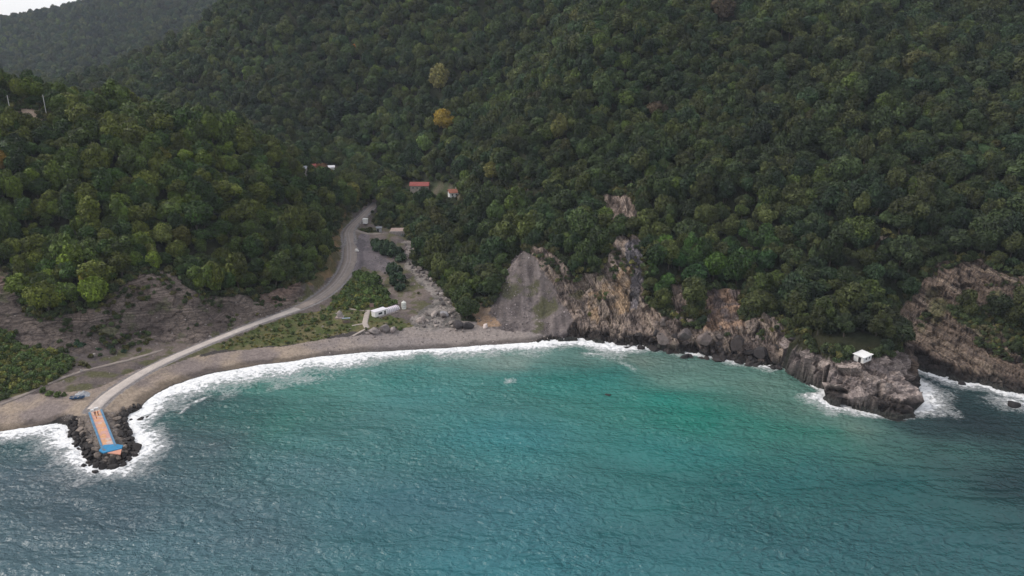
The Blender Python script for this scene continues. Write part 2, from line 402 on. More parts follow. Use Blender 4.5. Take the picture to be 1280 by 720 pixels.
v2, t2, e2 = worley((xa + wob_) / 2.1, (ya - wob_) / 2.1, sa / 1.25, 511)
blocks[rm_] = v1 * 1.4 + t1 * 2.3 + v2 * 0.42 + t2 * 0.55
joints[rm_] = np.minimum(sstep(0.0, 0.16, e1), 0.35 + 0.65 * sstep(0.0, 0.16, e2))
gx = np.gradient(H, GX, axis=0)
gy = np.gradient(H, GY, axis=1)
nl = np.sqrt(gx * gx + gy * gy + 1)
NX, NY, NZ = -gx / nl, -gy / nl, 1 / nl
def layer(s, per):
    f = (s / per) % 1.0
    return np.where(f < 0.7, f / 0.7, (1 - f) / 0.3) - 0.5
crag = fbm(XX, YY, H, 14, 3, 81, True) * 1.6 + blocks * 0.95 - (1 - joints) * 0.6
led = layer(strata, 3.1) * 0.55 + layer(strata * 1.13 + 0.7, 1.2) * 0.3
softr = np.where(z_leftcliff, 0.32, np.where(z_head, 1.15, 1.0))
disp = rockb * softr * (crag + led) * np.clip(roadmask / 3, 0, 1)
disp += z_scree * 0.5 * vnoise(XX / 2.2, YY / 22, 0 * XX, 153)
disp += fbm(XX, YY, H, 3, 3, 101) * 0.18 * (z_beach | z_flat | z_scree) * np.clip(roadmask / 2, 0, 1)
near = (YY < 480) & (np.abs(XX) < 420)
disp = np.where(near, disp, 0) * np.where(SD > -1.5, 1, 0.3)
VX, VY, VZ = XX + NX * disp, YY + NY * disp * 1.0, H + NZ * disp * 0.9
VZ = np.where((SD > 1.0), np.maximum(VZ, 0.08), VZ)
hut_p = at(1077, 455)

# ground colours (what the ground itself is made of)
def lerp(a, b, t): return a + (b - a) * t[..., None]
n1 = fbm(XX, YY, H, 12, 4, 111); n2 = fbm(XX, YY, H, 4, 3, 121); n3 = fbm(XX, YY, H, 35, 3, 131)
def c3(r, g, b): return np.array([r, g, b]) * np.ones(XX.shape + (1,))
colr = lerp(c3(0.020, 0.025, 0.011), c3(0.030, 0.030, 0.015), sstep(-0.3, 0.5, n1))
flatc = lerp(c3(0.165, 0.132, 0.115), c3(0.10, 0.082, 0.078), sstep(-0.25, 0.35, n1))
flatc = lerp(flatc, c3(0.085, 0.085, 0.035), 0.8 * sstep(0.0, 0.35, n2 + 0.5 * n3))
colr[z_flat] = flatc[z_flat]
band = vnoise(strata * 0.9, 0 * strata, 0 * strata + 3.3, 141)
lc = lerp(c3(0.130, 0.103, 0.088), c3(0.088, 0.069, 0.061), sstep(-0.3, 0.4, n1))
lc = lerp(lc, c3(0.25, 0.20, 0.17), 0.6 * sstep(0.35, 0.8, band) * sstep(-0.2, 0.4, n2))
lc = lerp(lc, c3(0.20, 0.13, 0.10), 0.5 * sstep(0.15, 0.5, n3))
lc = lerp(lc, c3(0.07, 0.075, 0.035), 0.7 * sstep(0.3, 0.6, n2 + 0.5 * n1))
colr[z_leftcliff] = lc[z_leftcliff]
sand = lerp(c3(0.33, 0.26, 0.20), c3(0.22, 0.18, 0.165), sstep(-0.2, 0.35, n1))
sand = lerp(sand, c3(0.24, 0.21, 0.20), sstep(330, 480, PXg) * 0.8)
colr[z_beach] = sand[z_beach]
wet = (z_beach) * (1 - sstep(1.5, 4.5, SD + n2 * 1.5))
colr = colr * (1 - 0.55 * wet[..., None])
wrack = z_beach & (PXg > 250) & (PXg < 470) & (np.abs(SD - 13 - n1 * 3) < 1.8) & (n2 > -0.15)
colr[wrack] = np.array([0.06, 0.052, 0.048])
gr = lerp(c3(0.07, 0.085, 0.028), c3(0.13, 0.115, 0.055), sstep(-0.2, 0.45, n2 + 0.5 * n1))
for zz in (z_meadow, z_bushL, z_bushM):
    colr[zz] = gr[zz]
scr = lerp(c3(0.152, 0.127, 0.120), c3(0.095, 0.079, 0.077), sstep(-0.35, 0.35, n2))
strk = vnoise(XX / 1.6 + n2, YY / 16, 0 * XX, 151) + 0.6 * vnoise(XX / 0.9, YY / 7, 0 * XX, 152)
scr = scr * (1 + 0.30 * np.clip(strk, -1, 1))[..., None]
scr = lerp(scr, c3(0.075, 0.075, 0.035), 0.8 * sstep(0.30, 0.5, n1 + 0.3 * n2))
colr[z_scree] = scr[z_scree]
colr[z_creek] = lerp(c3(0.25, 0.22, 0.20), c3(0.12, 0.11, 0.10), sstep(-0.2, 0.3, n2))[z_creek]
mid = lerp(c3(0.24, 0.185, 0.150), c3(0.125, 0.098, 0.086), sstep(-0.3, 0.35, n2 + 0.3 * n1))
mid = lerp(mid, c3(0.34, 0.27, 0.21), 0.6 * sstep(0.3, 0.7, band))
mid = lerp(mid, c3(0.09, 0.085, 0.04), 0.75 * sstep(0.32, 0.55, n1 + 0.35 * n2) * sstep(6, 14, H))
for zz in (z_mid, z_crag):
    colr[zz] = mid[zz]
colr[z_gully] = lerp(c3(0.16, 0.14, 0.145), c3(0.11, 0.10, 0.10), sstep(-0.2, 0.3, n2))[z_gully]
og = lerp(c3(0.265, 0.185, 0.12), c3(0.18, 0.14, 0.112), sstep(-0.2, 0.3, n2))
colr[z_orange] = og[z_orange]
colr[z_bank] = lerp(c3(0.30, 0.20, 0.13), c3(0.20, 0.145, 0.105), sstep(-0.2, 0.3, n2))[z_bank]
colr[z_redrock] = lerp(c3(0.25, 0.165, 0.115), c3(0.13, 0.10, 0.092), sstep(-0.25, 0.3, n2))[z_redrock]
hd = lerp(c3(0.30, 0.245, 0.22), c3(0.17, 0.14, 0.132), sstep(-0.3, 0.4, n2 + 0.4 * n1))
hd = lerp(hd, c3(0.33, 0.28, 0.25), 0.5 * sstep(0.3, 0.6, n3 + 0.5 * n2))
colr[z_head] = hd[z_head]
rc = lerp(c3(0.142, 0.106, 0.083), c3(0.062, 0.048, 0.043), sstep(-0.3, 0.35, n2 * 0.6 + band * 0.7))
rc = lerp(rc, c3(0.23, 0.178, 0.135), 0.8 * sstep(0.25, 0.6, band))
rc = lerp(rc, c3(0.085, 0.085, 0.038), 0.8 * sstep(0.25, 0.5, n1))
colr[z_right] = rc[z_right]
colr[z_rgreen] = np.array([0.035, 0.045, 0.02])
colr[z_sandy] = np.array([0.33, 0.25, 0.19])
colr[z_house] = lerp(c3(0.10, 0.085, 0.06), c3(0.05, 0.06, 0.028), sstep(-0.3, 0.2, n2))[z_house]
colr[z_grass] = np.array([0.06, 0.10, 0.04])
colr[z_rip] = lerp(c3(0.20, 0.165, 0.14), c3(0.11, 0.095, 0.085), sstep(-0.2, 0.3, n2))[z_rip]
blk = np.clip(1 + 0.16 * np.where(rm_, np.clip(blocks, -2, 2) * 0.5, 0), 0.6, 1.4) * np.where(z_leftcliff, 0.8 + 0.2 * joints, np.where(rocky, 0.55 + 0.45 * joints, 1))
colr = colr * (blk * np.where(rocky, 1.22, 1.0))[..., None]
# weed and algae band on the rocks that the waves reach
alg = (rocky | z_rip) & (SD < 30)
dk = np.where(z_rip, 1 - sstep(1.5, 3.5, SD + n2 * 2), 1 - sstep(2.4, 4.2, VZ + n2 * 2.4 - 0.6 * (z_head & (PXg > 1030)))) * alg
colr = lerp(colr, c3(0.022, 0.019, 0.018), 0.93 * dk)
z_dry = zone([(386, 352), (402, 322), (412, 296), (424, 270), (432, 270), (428, 296), (426, 318), (416, 344), (400, 362)], 440) & (roadmask > 0.5)
colr[z_dry] = lerp(c3(0.17, 0.115, 0.062), c3(0.09, 0.078, 0.038), sstep(-0.25, 0.3, n2))[z_dry]
gravel = (roadmask < 0.9) & (road_l[:, 1].min() < YY)
colr = np.where((roadmask < 1.2)[..., None] & z_flat[..., None], c3(0.21, 0.19, 0.185), colr)
yard = zone([(444, 300), (452, 292), (470, 306), (492, 330), (500, 345), (478, 345), (458, 330), (446, 345)], 430)
colr[yard] = lerp(c3(0.165, 0.14, 0.145), c3(0.12, 0.105, 0.11), sstep(-0.2, 0.3, n2))[yard]
bed = SD < 0
colr[bed] = np.array([0.05, 0.05, 0.045])

# ------------------------------------------------------------------ node helpers
class NT:
    def __init__(self, name, rough=0.9, spec=0.2):
        self.m = bpy.data.materials.new(name); self.m.use_nodes = True
        self.t = self.m.node_tree; self.n = self.t.nodes; self.l = self.t.links
        self.b = self.n["Principled BSDF"]
        self.b.inputs["Roughness"].default_value = rough
        self.b.inputs["Specular IOR Level"].default_value = spec
    def add(self, kind, **kw):
        x = self.n.new(kind)
        for k, v in kw.items(): setattr(x, k, v)
        return x
    def val(self, sock, v):
        if isinstance(v, bpy.types.NodeSocket): self.l.new(v, sock)
        else: sock.default_value = v
    def math(self, op, a, b=0.0, clamp=False):
        x = self.add("ShaderNodeMath", operation=op, use_clamp=clamp)
        self.val(x.inputs[0], a); self.val(x.inputs[1], b)
        return x.outputs[0]
    def attr(self, name, kind='GEOMETRY', out="Fac"):
        return self.add("ShaderNodeAttribute", attribute_name=name, attribute_type=kind).outputs[out]
    def pos(self, obj=False):
        return self.add("ShaderNodeTexCoord").outputs["Object"] if obj else self.add("ShaderNodeNewGeometry").outputs["Position"]
    def mapping(self, vec, scale=(1, 1, 1), rot=(0, 0, 0)):
        x = self.add("ShaderNodeMapping"); self.l.new(vec, x.inputs[0])
        x.inputs["Scale"].default_value = scale; x.inputs["Rotation"].default_value = rot
        return x.outputs[0]
    def noise(self, vec, scale, detail=4, rough=0.55, dist=0.0, out="Fac"):
        x = self.add("ShaderNodeTexNoise")
        if vec is not None: self.l.new(vec, x.inputs["Vector"])
        x.inputs["Scale"].default_value = scale; x.inputs["Detail"].default_value = detail
        x.inputs["Roughness"].default_value = rough; x.inputs["Distortion"].default_value = dist
        return x.outputs[out]
    def range(self, v, a, b, c=0.0, d=1.0, smooth=False):
        x = self.add("ShaderNodeMapRange", interpolation_type='SMOOTHSTEP' if smooth else 'LINEAR')
        self.val(x.inputs[0], v)
        for k, q in enumerate((a, b, c, d)): x.inputs[k + 1].default_value = q
        return x.outputs[0]
    def mix(self, f, a, b, blend='MIX'):
        x = self.add("ShaderNodeMix", data_type='RGBA', blend_type=blend)
        self.val(x.inputs[0], f)
        for s, v in ((x.inputs[6], a), (x.inputs[7], b)):
            if isinstance(v, bpy.types.NodeSocket): self.l.new(v, s)
            elif isinstance(v, (int, float)): s.default_value = (v, v, v, 1)
            else: s.default_value = (*v, 1)
        return x.outputs[2]
    def scale(self, c, f):
        x = self.add("ShaderNodeVectorMath", operation='SCALE')
        if isinstance(c, bpy.types.NodeSocket): self.l.new(c, x.inputs[0])
        else: x.inputs[0].default_value = c
        self.val(x.inputs["Scale"], f)
        return x.outputs[0]
    def bump(self, h, strength=0.5, dist=0.3, normal=None):
        x = self.add("ShaderNodeBump"); self.l.new(h, x.inputs["Height"])
        x.inputs["Strength"].default_value = strength; x.inputs["Distance"].default_value = dist
        if normal is not None: self.l.new(normal, x.inputs["Normal"])
        return x.outputs[0]
    def color(self, c):
        if isinstance(c, bpy.types.NodeSocket): self.l.new(c, self.b.inputs["Base Color"])
        else: self.b.inputs["Base Color"].default_value = (*c, 1)
        return self

def painted(name, c, rough=0.75, var=0.18, scale=1.5, metal=0.0, bumpd=0.02):
    """weathered plain surface"""
    t = NT(name, rough, 0.3)
    p = t.pos(True)
    f = t.range(t.noise(p, scale, 5, 0.6), 0.3, 0.7, 1 - var, 1 + var)
    f2 = t.range(t.noise(p, scale * 7, 3, 0.6), 0.3, 0.7, 1 - var * 0.5, 1 + var * 0.5)
    t.color(t.scale(t.scale(c, f), f2))
    t.b.inputs["Metallic"].default_value = metal
    t.l.new(t.bump(t.noise(p, scale * 9, 3), 0.4, bumpd), t.b.inputs["Normal"])
    return t.m

# ground
tm = NT("ground_cover", 0.92, 0.15)
p = tm.pos()
rk = tm.attr("rock")
c0 = tm.attr("tone", out="Color")
st = tm.attr("strata")
bandn = tm.add("ShaderNodeTexNoise", noise_dimensions='1D')
tm.l.new(st, bandn.inputs["W"]); bandn.inputs["Scale"].default_value = 1.9; bandn.inputs["Detail"].default_value = 4; bandn.inputs["Roughness"].default_value = 0.7
fine = tm.noise(p, 0.9, 6, 0.65)
finer = tm.noise(p, 3.2, 4, 0.7)
vor = tm.add("ShaderNodeTexVoronoi", feature='DISTANCE_TO_EDGE'); tm.l.new(tm.mapping(p, (0.32, 0.32, 0.5), (0.3, 0.5, 0.2)), vor.inputs["Vector"]); vor.inputs["Scale"].default_value = 1.0
crack = tm.range(vor.outputs["Distance"], 0.0, 0.06, 0.55, 1.0)
f = tm.range(fine, 0.25, 0.75, 0.62, 1.38)
f = tm.math('MULTIPLY', f, tm.range(finer, 0.25, 0.75, 0.66, 1.34))
rb = tm.math('MULTIPLY', tm.range(bandn.outputs["Fac"], 0.3, 0.7, 0.6, 1.4), crack)
f = tm.math('MULTIPLY', f, tm.math('ADD', tm.math('MULTIPLY', rb, rk), tm.math('SUBTRACT', 1.0, rk)))
tm.color(tm.scale(c0, f))
hgt = tm.math('ADD', tm.math('MULTIPLY', fine, 1.2), tm.math('MULTIPLY', tm.math('MULTIPLY', bandn.outputs["Fac"], rk), 1.0))
hgt = tm.math('ADD', hgt, tm.math('MULTIPLY', finer, 0.5))
tm.l.new(tm.bump(hgt, 0.8, 0.6), tm.b.inputs["Normal"])
M_GROUND = tm.m

# ------------------------------------------------------------------ mesh helpers
def mesh_np(name, V, F, mats, attrs=None, smooth=False):
    me = bpy.data.meshes.new(name)
    V = np.asarray(V, np.float32); F = np.asarray(F, np.int32)
    k = F.shape[1]
    me.vertices.add(len(V)); me.vertices.foreach_set("co", V.ravel())
    me.loops.add(F.size); me.loops.foreach_set("vertex_index", F.ravel())
    me.polygons.add(len(F)); me.polygons.foreach_set("loop_start", np.arange(0, F.size, k, dtype=np.int32))
    me.polygons.foreach_set("loop_total", np.full(len(F), k, np.int32))
    if smooth: me.polygons.foreach_set("use_smooth", np.ones(len(F), bool))
    for m in (mats if isinstance(mats, (list, tuple)) else [mats]): me.materials.append(m)
    for an, a in (attrs or {}).items():
        a = np.asarray(a, np.float32)
        if a.ndim == 1:
            at_ = me.attributes.new(an, 'FLOAT', 'POINT'); at_.data.foreach_set("value", a)
        else:
            at_ = me.attributes.new(an, 'FLOAT_COLOR', 'POINT')
            at_.data.foreach_set("color", np.concatenate([a, np.ones((len(a), 1), np.float32)], 1).ravel())
    me.update(calc_edges=True)
    return me
def link(name, me, parent=None, **props):
    o = bpy.data.objects.new(name, me); col.objects.link(o)
    if parent is not None: o.parent = parent
    for k, v in props.items(): o[k] = v
    return o
def grid_faces(nx, ny):
    i, j = np.meshgrid(np.arange(nx - 1), np.arange(ny - 1), indexing='ij')
    a = (i * ny + j).ravel()
    return np.stack([a, a + ny, a + ny + 1, a + 1], 1)
def thing(name, label, cat, loc=(0, 0, 0), rz=0.0, group=None):
    o = bpy.data.objects.new(name, None); col.objects.link(o)
    o.empty_display_size = 1.0
    o.location = loc; o.rotation_euler = (0, 0, rz)
    o["label"] = label; o["category"] = cat
    if group: o["group"] = group
    return o
class MB:
    """gathers shapes into one bmesh, then links them as one mesh object"""
    def __init__(self): self.b = bmesh.new()
    def box(self, c, s, rz=0.0, rx=0.0, bevel=0.0):
        g = bmesh.ops.create_cube(self.b, size=1.0)
        bmesh.ops.scale(self.b, vec=s, verts=g["verts"])
        if bevel: 
            e = list({e for v in g["verts"] for e in v.link_edges})
            r = bmesh.ops.bevel(self.b, geom=e, offset=bevel, segments=1, affect='EDGES')
            vs = list({v for f in r["faces"] for v in f.verts} | {v for v in g["verts"] if v.is_valid})
        else: vs = g["verts"]
        bmesh.ops.transform(self.b, matrix=Matrix.Translation(c) @ Matrix.Rotation(rz, 4, 'Z') @ Matrix.Rotation(rx, 4, 'X'), verts=vs)
        return self
    def cyl(self, a, b, r0, r1=None, n=8):
        a, b = Vector(a), Vector(b)
        g = bmesh.ops.create_cone(self.b, cap_ends=True, segments=n, radius1=r0, radius2=r0 if r1 is None else r1, depth=(b - a).length)
        bmesh.ops.transform(self.b, matrix=Matrix.Translation((a + b) / 2) @ (b - a).to_track_quat('Z', 'Y').to_matrix().to_4x4(), verts=g["verts"])
        return self
    def prism(self, pts, z0, z1):
        lo = [self.b.verts.new((x, y, z0)) for x, y in pts]; hi = [self.b.verts.new((x, y, z1)) for x, y in pts]
        k = len(pts)
        self.b.faces.new(lo[::-1]); self.b.faces.new(hi)
        for i in range(k): self.b.faces.new((lo[i], lo[(i + 1) % k], hi[(i + 1) % k], hi[i]))
        return self
    def loft(self, rings, caps=True):
        rows = [[self.b.verts.new(p) for p in r] for r in rings]
        for a, b in zip(rows, rows[1:]):
            k = len(a)
            for i in range(k): self.b.faces.new((a[i], a[(i + 1) % k], b[(i + 1) % k], b[i]))
        if caps: self.b.faces.new(rows[0][::-1]); self.b.faces.new(rows[-1])
        return self
    def poly(self, pts):
        self.b.faces.new([self.b.verts.new(p) for p in pts]); return self
    def build(self, name, mat, parent=None, smooth=False, **props):
        bmesh.ops.recalc_face_normals(self.b, faces=self.b.faces)
        me = bpy.data.meshes.new(name); self.b.to_mesh(me); self.b.free()
        me.materials.append(mat)
        if smooth: me.polygons.foreach_set("use_smooth", np.ones(len(me.polygons), bool))
        return link(name, me, parent, **props)

# ------------------------------------------------------------------ terrain object
V = np.stack([VX.ravel(), VY.ravel(), VZ.ravel()], 1)
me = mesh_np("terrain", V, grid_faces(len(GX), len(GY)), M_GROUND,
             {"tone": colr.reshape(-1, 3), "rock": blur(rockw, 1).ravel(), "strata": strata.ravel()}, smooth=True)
fz = grid_faces(len(GX), len(GY))
me.polygons.foreach_set("use_smooth", ~((rocky | z_scree).ravel()[fz[:, 0]]))
link("terrain", me, kind="structure")

# ------------------------------------------------------------------ sea
WX = axis([(-1900, -330, 60), (-330, 330, 1.0), (330, 1900, 60)])
WY = axis([(-900, 60, 60), (60, 330, 1.0), (330, 390, 30)])
wx, wy = np.meshgrid(WX, WY, indexing='ij')
wsd, wwid = shore_dist(wx, wy)
wsd = wsd.reshape(wx.shape); wwid = wwid.reshape(wx.shape)
off = -wsd
jag = fbm(wx, wy, 0 * wx, 7, 4, 201) * 0.55 + fbm(wx, wy, 0 * wx, 22, 2, 205) * 0.35
foam = 1.45 - off / np.maximum(wwid * 1.3 * (1 + jag), 0.3)
# a second, broken line of surf further out along the beach
beachy = sstep(8.5, 11, wwid)
line2 = np.exp(-((off - wwid * 1.35 - fbm(wx, wy, 0 * wx, 14, 3, 207) * 3) / 1.1) ** 2) * 0.95 * beachy * sstep(-0.2, 0.3, fbm(wx, wy, 0 * wx, 18, 2, 209))
foam = np.clip(np.maximum(foam, line2), 0, 1.2)
wpx, wpy = project(wx, wy, 0 * wx)
def patch(px, py, sx, sy, amp, rot=0.0):
    """a patch of broken water lying round a spot of the sea (half lengths in metres)"""
    global foam
    c = pt_z(px, py)
    dx, dy = wx - c[0], wy - c[1]
    ca, sa = math.cos(rot), math.sin(rot)
    a, b = dx * ca + dy * sa, -dx * sa + dy * ca
    g = 0.85 * amp * np.exp(-((a / sx) ** 2 + (b / sy) ** 2)) * (1 + 0.9 * jag)
    foam = np.maximum(foam, g)
for q in ((1158, 497, 6, 10, 1.15), (1168, 490, 8, 4, 0.8), (1268, 505, 8, 6, 1.1), (1250, 500, 9, 4, 0.75), (1195, 479, 9, 3, 0.9), (637, 476, 2.6, 2.0, 1.1), (783, 456, 1.2, 7, 0.75, 0.5), (772, 452, 1.2, 5, 0.5, 0.5),
          (752, 430, 9, 5, 1.5), (775, 433, 7, 4, 1.5), (815, 437, 3.5, 3, 1.0), (852, 443, 5, 3, 0.9), (944, 457, 10, 2.5, 0.8), (90, 575, 5, 8, 0.75), (105, 592, 12, 5, 0.7), (150, 590, 12, 5, 0.85), (186, 560, 5, 8, 0.75), (180, 540, 6, 9, 0.9), (172, 520, 5, 5, 1.0), (70, 595, 10, 4, 0.45), (60, 548, 12, 6, 0.5), (1072, 508, 8, 2.5, 0.8), (1040, 500, 4, 3, 0.9)):
    patch(*q)
# colour of the water: depth, bed, stirred-up sediment; sky reflection painted in at left and foreground
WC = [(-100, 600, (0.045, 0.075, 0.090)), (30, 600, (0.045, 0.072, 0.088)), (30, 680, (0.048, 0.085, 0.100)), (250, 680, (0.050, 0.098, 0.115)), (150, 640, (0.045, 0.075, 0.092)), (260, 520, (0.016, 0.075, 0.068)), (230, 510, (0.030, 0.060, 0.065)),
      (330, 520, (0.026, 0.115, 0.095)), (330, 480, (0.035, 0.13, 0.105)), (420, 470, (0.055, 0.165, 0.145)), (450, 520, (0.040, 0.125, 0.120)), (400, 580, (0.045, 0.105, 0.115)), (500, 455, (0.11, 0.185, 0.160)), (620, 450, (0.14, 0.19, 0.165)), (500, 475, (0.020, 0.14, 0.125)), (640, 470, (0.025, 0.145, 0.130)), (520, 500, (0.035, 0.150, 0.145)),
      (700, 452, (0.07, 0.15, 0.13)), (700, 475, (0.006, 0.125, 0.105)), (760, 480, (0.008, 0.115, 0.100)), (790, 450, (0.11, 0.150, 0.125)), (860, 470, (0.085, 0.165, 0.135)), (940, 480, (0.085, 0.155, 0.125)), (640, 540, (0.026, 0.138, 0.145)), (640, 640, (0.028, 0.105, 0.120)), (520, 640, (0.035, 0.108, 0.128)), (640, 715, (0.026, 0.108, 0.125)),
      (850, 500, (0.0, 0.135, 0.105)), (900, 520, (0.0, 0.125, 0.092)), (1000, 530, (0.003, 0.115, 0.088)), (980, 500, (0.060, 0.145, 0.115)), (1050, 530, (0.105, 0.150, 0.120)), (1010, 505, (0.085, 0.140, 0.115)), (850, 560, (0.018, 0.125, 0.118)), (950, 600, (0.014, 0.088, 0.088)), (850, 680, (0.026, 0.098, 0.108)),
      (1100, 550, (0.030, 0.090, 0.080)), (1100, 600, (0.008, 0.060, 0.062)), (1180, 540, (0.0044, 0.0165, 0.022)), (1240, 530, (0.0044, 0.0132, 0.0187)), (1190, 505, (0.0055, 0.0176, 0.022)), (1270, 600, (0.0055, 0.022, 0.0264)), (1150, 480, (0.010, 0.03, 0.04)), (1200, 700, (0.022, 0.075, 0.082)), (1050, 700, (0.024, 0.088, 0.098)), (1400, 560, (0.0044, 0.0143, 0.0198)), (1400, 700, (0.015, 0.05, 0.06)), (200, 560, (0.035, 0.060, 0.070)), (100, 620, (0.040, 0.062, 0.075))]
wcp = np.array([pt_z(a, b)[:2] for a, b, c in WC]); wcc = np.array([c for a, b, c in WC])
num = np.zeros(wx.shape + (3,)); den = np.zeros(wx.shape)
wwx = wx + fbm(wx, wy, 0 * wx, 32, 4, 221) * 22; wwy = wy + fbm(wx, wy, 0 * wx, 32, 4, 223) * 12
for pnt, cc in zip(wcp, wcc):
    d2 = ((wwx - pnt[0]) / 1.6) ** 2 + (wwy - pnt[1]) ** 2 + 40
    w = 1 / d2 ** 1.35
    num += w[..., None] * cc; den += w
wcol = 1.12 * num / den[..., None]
wcol = wcol * (1 + 0.18 * fbm(wx * 0.5, wy, 0 * wx, 14, 3, 227))[..., None] * (1 + 0.10 * sstep(190, 110, wy))[..., None]  # last factor paints the foreground lighter, as reflected sky
wz = 0.0 + 0.35 * np.clip(foam, 0, 1) * (0.4 + np.clip(fbm(wx, wy, 0 * wx, 3, 2, 231), 0, 1)) * (wx > -330) * (wx < 330) * (wy > 60) * (off > 1.5)
nearw = (np.abs(wx) < 329) & (wy > 61) & (wy < 329)
swell = 0.16 * np.sin((wy * 0.86 + wx * 0.25 + 5 * fbm(wx, wy, 0 * wx, 40, 2, 233)) * 0.48) * nearw * sstep(2, 14, off)
wz = wz + swell + nearw * sstep(2, 14, off) * 0.45 * fbm(wx * 0.55 + wy * 0.25, wy - wx * 0.2, 0 * wx, 5.5, 3, 241)
tw = NT("sea_water", 0.16, 0.5)
p = tw.pos()
tw.b.inputs["IOR"].default_value = 1.33
fo = tw.attr("foam")
nz = tw.noise(p, 0.55, 6, 0.7, 0.6)
nz2 = tw.noise(tw.mapping(p, (0.5, 1, 1), (0, 0, 0.4)), 1.7, 4, 0.65)
fz_ = tw.math('ADD', tw.math('MULTIPLY', tw.math('SUBTRACT', nz, 0.5), 1.9), tw.math('MULTIPLY', tw.math('SUBTRACT', nz2, 0.5), 1.2))
fm = tw.math('ADD', fo, tw.math('MULTIPLY', fz_, tw.range(fo, 0.02, 0.3, 0, 1)))
foamf = tw.range(fm, 0.50, 1.02, 0, 1, True)
thin = tw.range(fm, 0.15, 0.7, 0, 0.30, True)
foamf = tw.math('MAXIMUM', foamf, thin)
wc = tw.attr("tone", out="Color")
rip = tw.noise(tw.mapping(p, (0.8, 1.0, 1), (0, 0, 0.35)), 0.48, 3, 0.5, 0.5)
rip2 = tw.noise(tw.mapping(p, (0.6, 1.0, 1), (0, 0, -0.25)), 0.85, 2, 0.5, 0.3)
rip3 = tw.noise(tw.mapping(p, (0.4, 1.0, 1), (0, 0, 0.2)), 0.12, 2, 0.5, 0.5)
gust = tw.range(tw.noise(p, 0.02, 3, 0.5), 0.3, 0.7, 0.45, 1.45)
hh = tw.math('ADD', tw.math('MULTIPLY', rip, 0.9), tw.math('MULTIPLY', rip2, 0.42))
hh = tw.math('MULTIPLY', hh, gust)
hh = tw.math('ADD', hh, tw.math('MULTIPLY', rip3, 1.6))
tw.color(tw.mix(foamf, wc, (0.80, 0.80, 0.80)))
tw.l.new(tw.range(foamf, 0, 1, 0.16, 0.8), tw.b.inputs["Roughness"])
tw.l.new(tw.bump(tw.math('ADD', hh, tw.math('MULTIPLY', foamf, 0.3)), 1.0, 1.75), tw.b.inputs["Normal"])
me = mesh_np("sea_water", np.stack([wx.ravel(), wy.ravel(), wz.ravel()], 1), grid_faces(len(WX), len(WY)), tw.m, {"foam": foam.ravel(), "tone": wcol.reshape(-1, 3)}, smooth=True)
link("sea_water", me, kind="structure")

# ------------------------------------------------------------------ roads and paths
def strip(name, line, mat, lift=0.0, cross=(-1, -0.5, 0, 0.5, 1), drape=False, thick=0.15):
    T = np.gradient(line[:, :2], axis=0); T /= np.hypot(T[:, 0], T[:, 1])[:, None] + 1e-9
    Nn = np.stack([-T[:, 1], T[:, 0]], 1)
    rows = []
    for c in (cross[0],) + tuple(cross) + (cross[-1],):
        q = line[:, :2] + Nn * (line[:, 3] / 2 * c)[:, None]
        z = line[:, 2] + lift
        rows.append(np.stack([q[:, 0], q[:, 1], z], 1))
    rows[0][:, 2] -= thick; rows[-1][:, 2] -= thick
    Vv = np.stack(rows, 1)
    me = mesh_np(name, Vv.reshape(-1, 3), grid_faces(Vv.shape[0], Vv.shape[1])[:, ::-1], mat, smooth=False)
    return link(name, me, kind="structure")
def road_mat(name, c1, c2):
    t = NT(name, 0.9, 0.15)
    p = t.pos()
    f = t.range(t.noise(p, 0.35, 5, 0.65), 0.3, 0.7)
    cc = t.mix(f, c1, c2)
    t.color(t.scale(cc, t.range(t.noise(p, 2.6, 4, 0.7), 0.25, 0.75, 0.75, 1.25)))
    t.l.new(t.bump(t.noise(p, 2.0, 5), 0.6, 0.12), t.b.inputs["Normal"])
    return t.m
M_CONC = road_mat("pale_concrete", (0.50, 0.44, 0.40), (0.38, 0.33, 0.30))
M_GRAV = road_mat("grey_gravel", (0.28, 0.235, 0.205), (0.20, 0.168, 0.15))
M_TRACK = road_mat("tyre_track", (0.32, 0.28, 0.26), (0.25, 0.22, 0.21))
M_PATH = road_mat("pale_path", (0.40, 0.34, 0.30), (0.30, 0.26, 0.235))
kj = int(np.argmin(np.hypot(road_l[:, 0] - at(372, 386).x, road_l[:, 1] - at(372, 386).y)))
strip("road", road_l[:kj + 1], M_CONC, 0.02)
strip("gravel_road", road_l[kj:], M_GRAV, -0.004)
for sgn in (-0.8, 0.8):
    tl = road_l[kj + 6:-8].copy()
    T = np.gradient(tl[:, :2], axis=0); T /= np.hypot(T[:, 0], T[:, 1])[:, None]
    tl[:, 0] -= T[:, 1] * (sgn + 0.6); tl[:, 1] += T[:, 0] * (sgn + 0.6)
    tl[:, 3] = 0.5
    strip("wheel_track", tl, M_TRACK, 0.006, (-1, 1), thick=0.004)
strip("terrace_road", terr_l[:int(len(terr_l) * 0.75)], M_GRAV, -0.02)
def path_px(pts, w, name="path", lift=0.10):
    P_ = np.array([list(at(a, b)) + [w] for a, b in pts])
    L = smooth_line(P_, 0.8, 2)
    L[:, 2] = ground(L[:, 0], L[:, 1])
    for _ in range(3): L[1:-1, 2] = 0.25 * L[:-2, 2] + 0.5 * L[1:-1, 2] + 0.25 * L[2:, 2]
    return strip(name, L, M_PATH, lift, drape=True, thick=0.3)
path_px([(460, 388), (458, 396), (456, 405), (459, 411)], 2.3)
path_px([(424, 385), (440, 387), (456, 389)], 0.8, lift=0.12)
path_px([(440, 408), (450, 406), (456, 405)], 0.8, lift=0.14)
path_px([(459, 411), (450, 415), (440, 421)], 1.0, lift=0.14)
path_px([(0, 505), (30, 493), (70, 475), (110, 462), (160, 450), (205, 436)], 2.6, "dirt_track", lift=0.06).data.materials[0] = M_GRAV

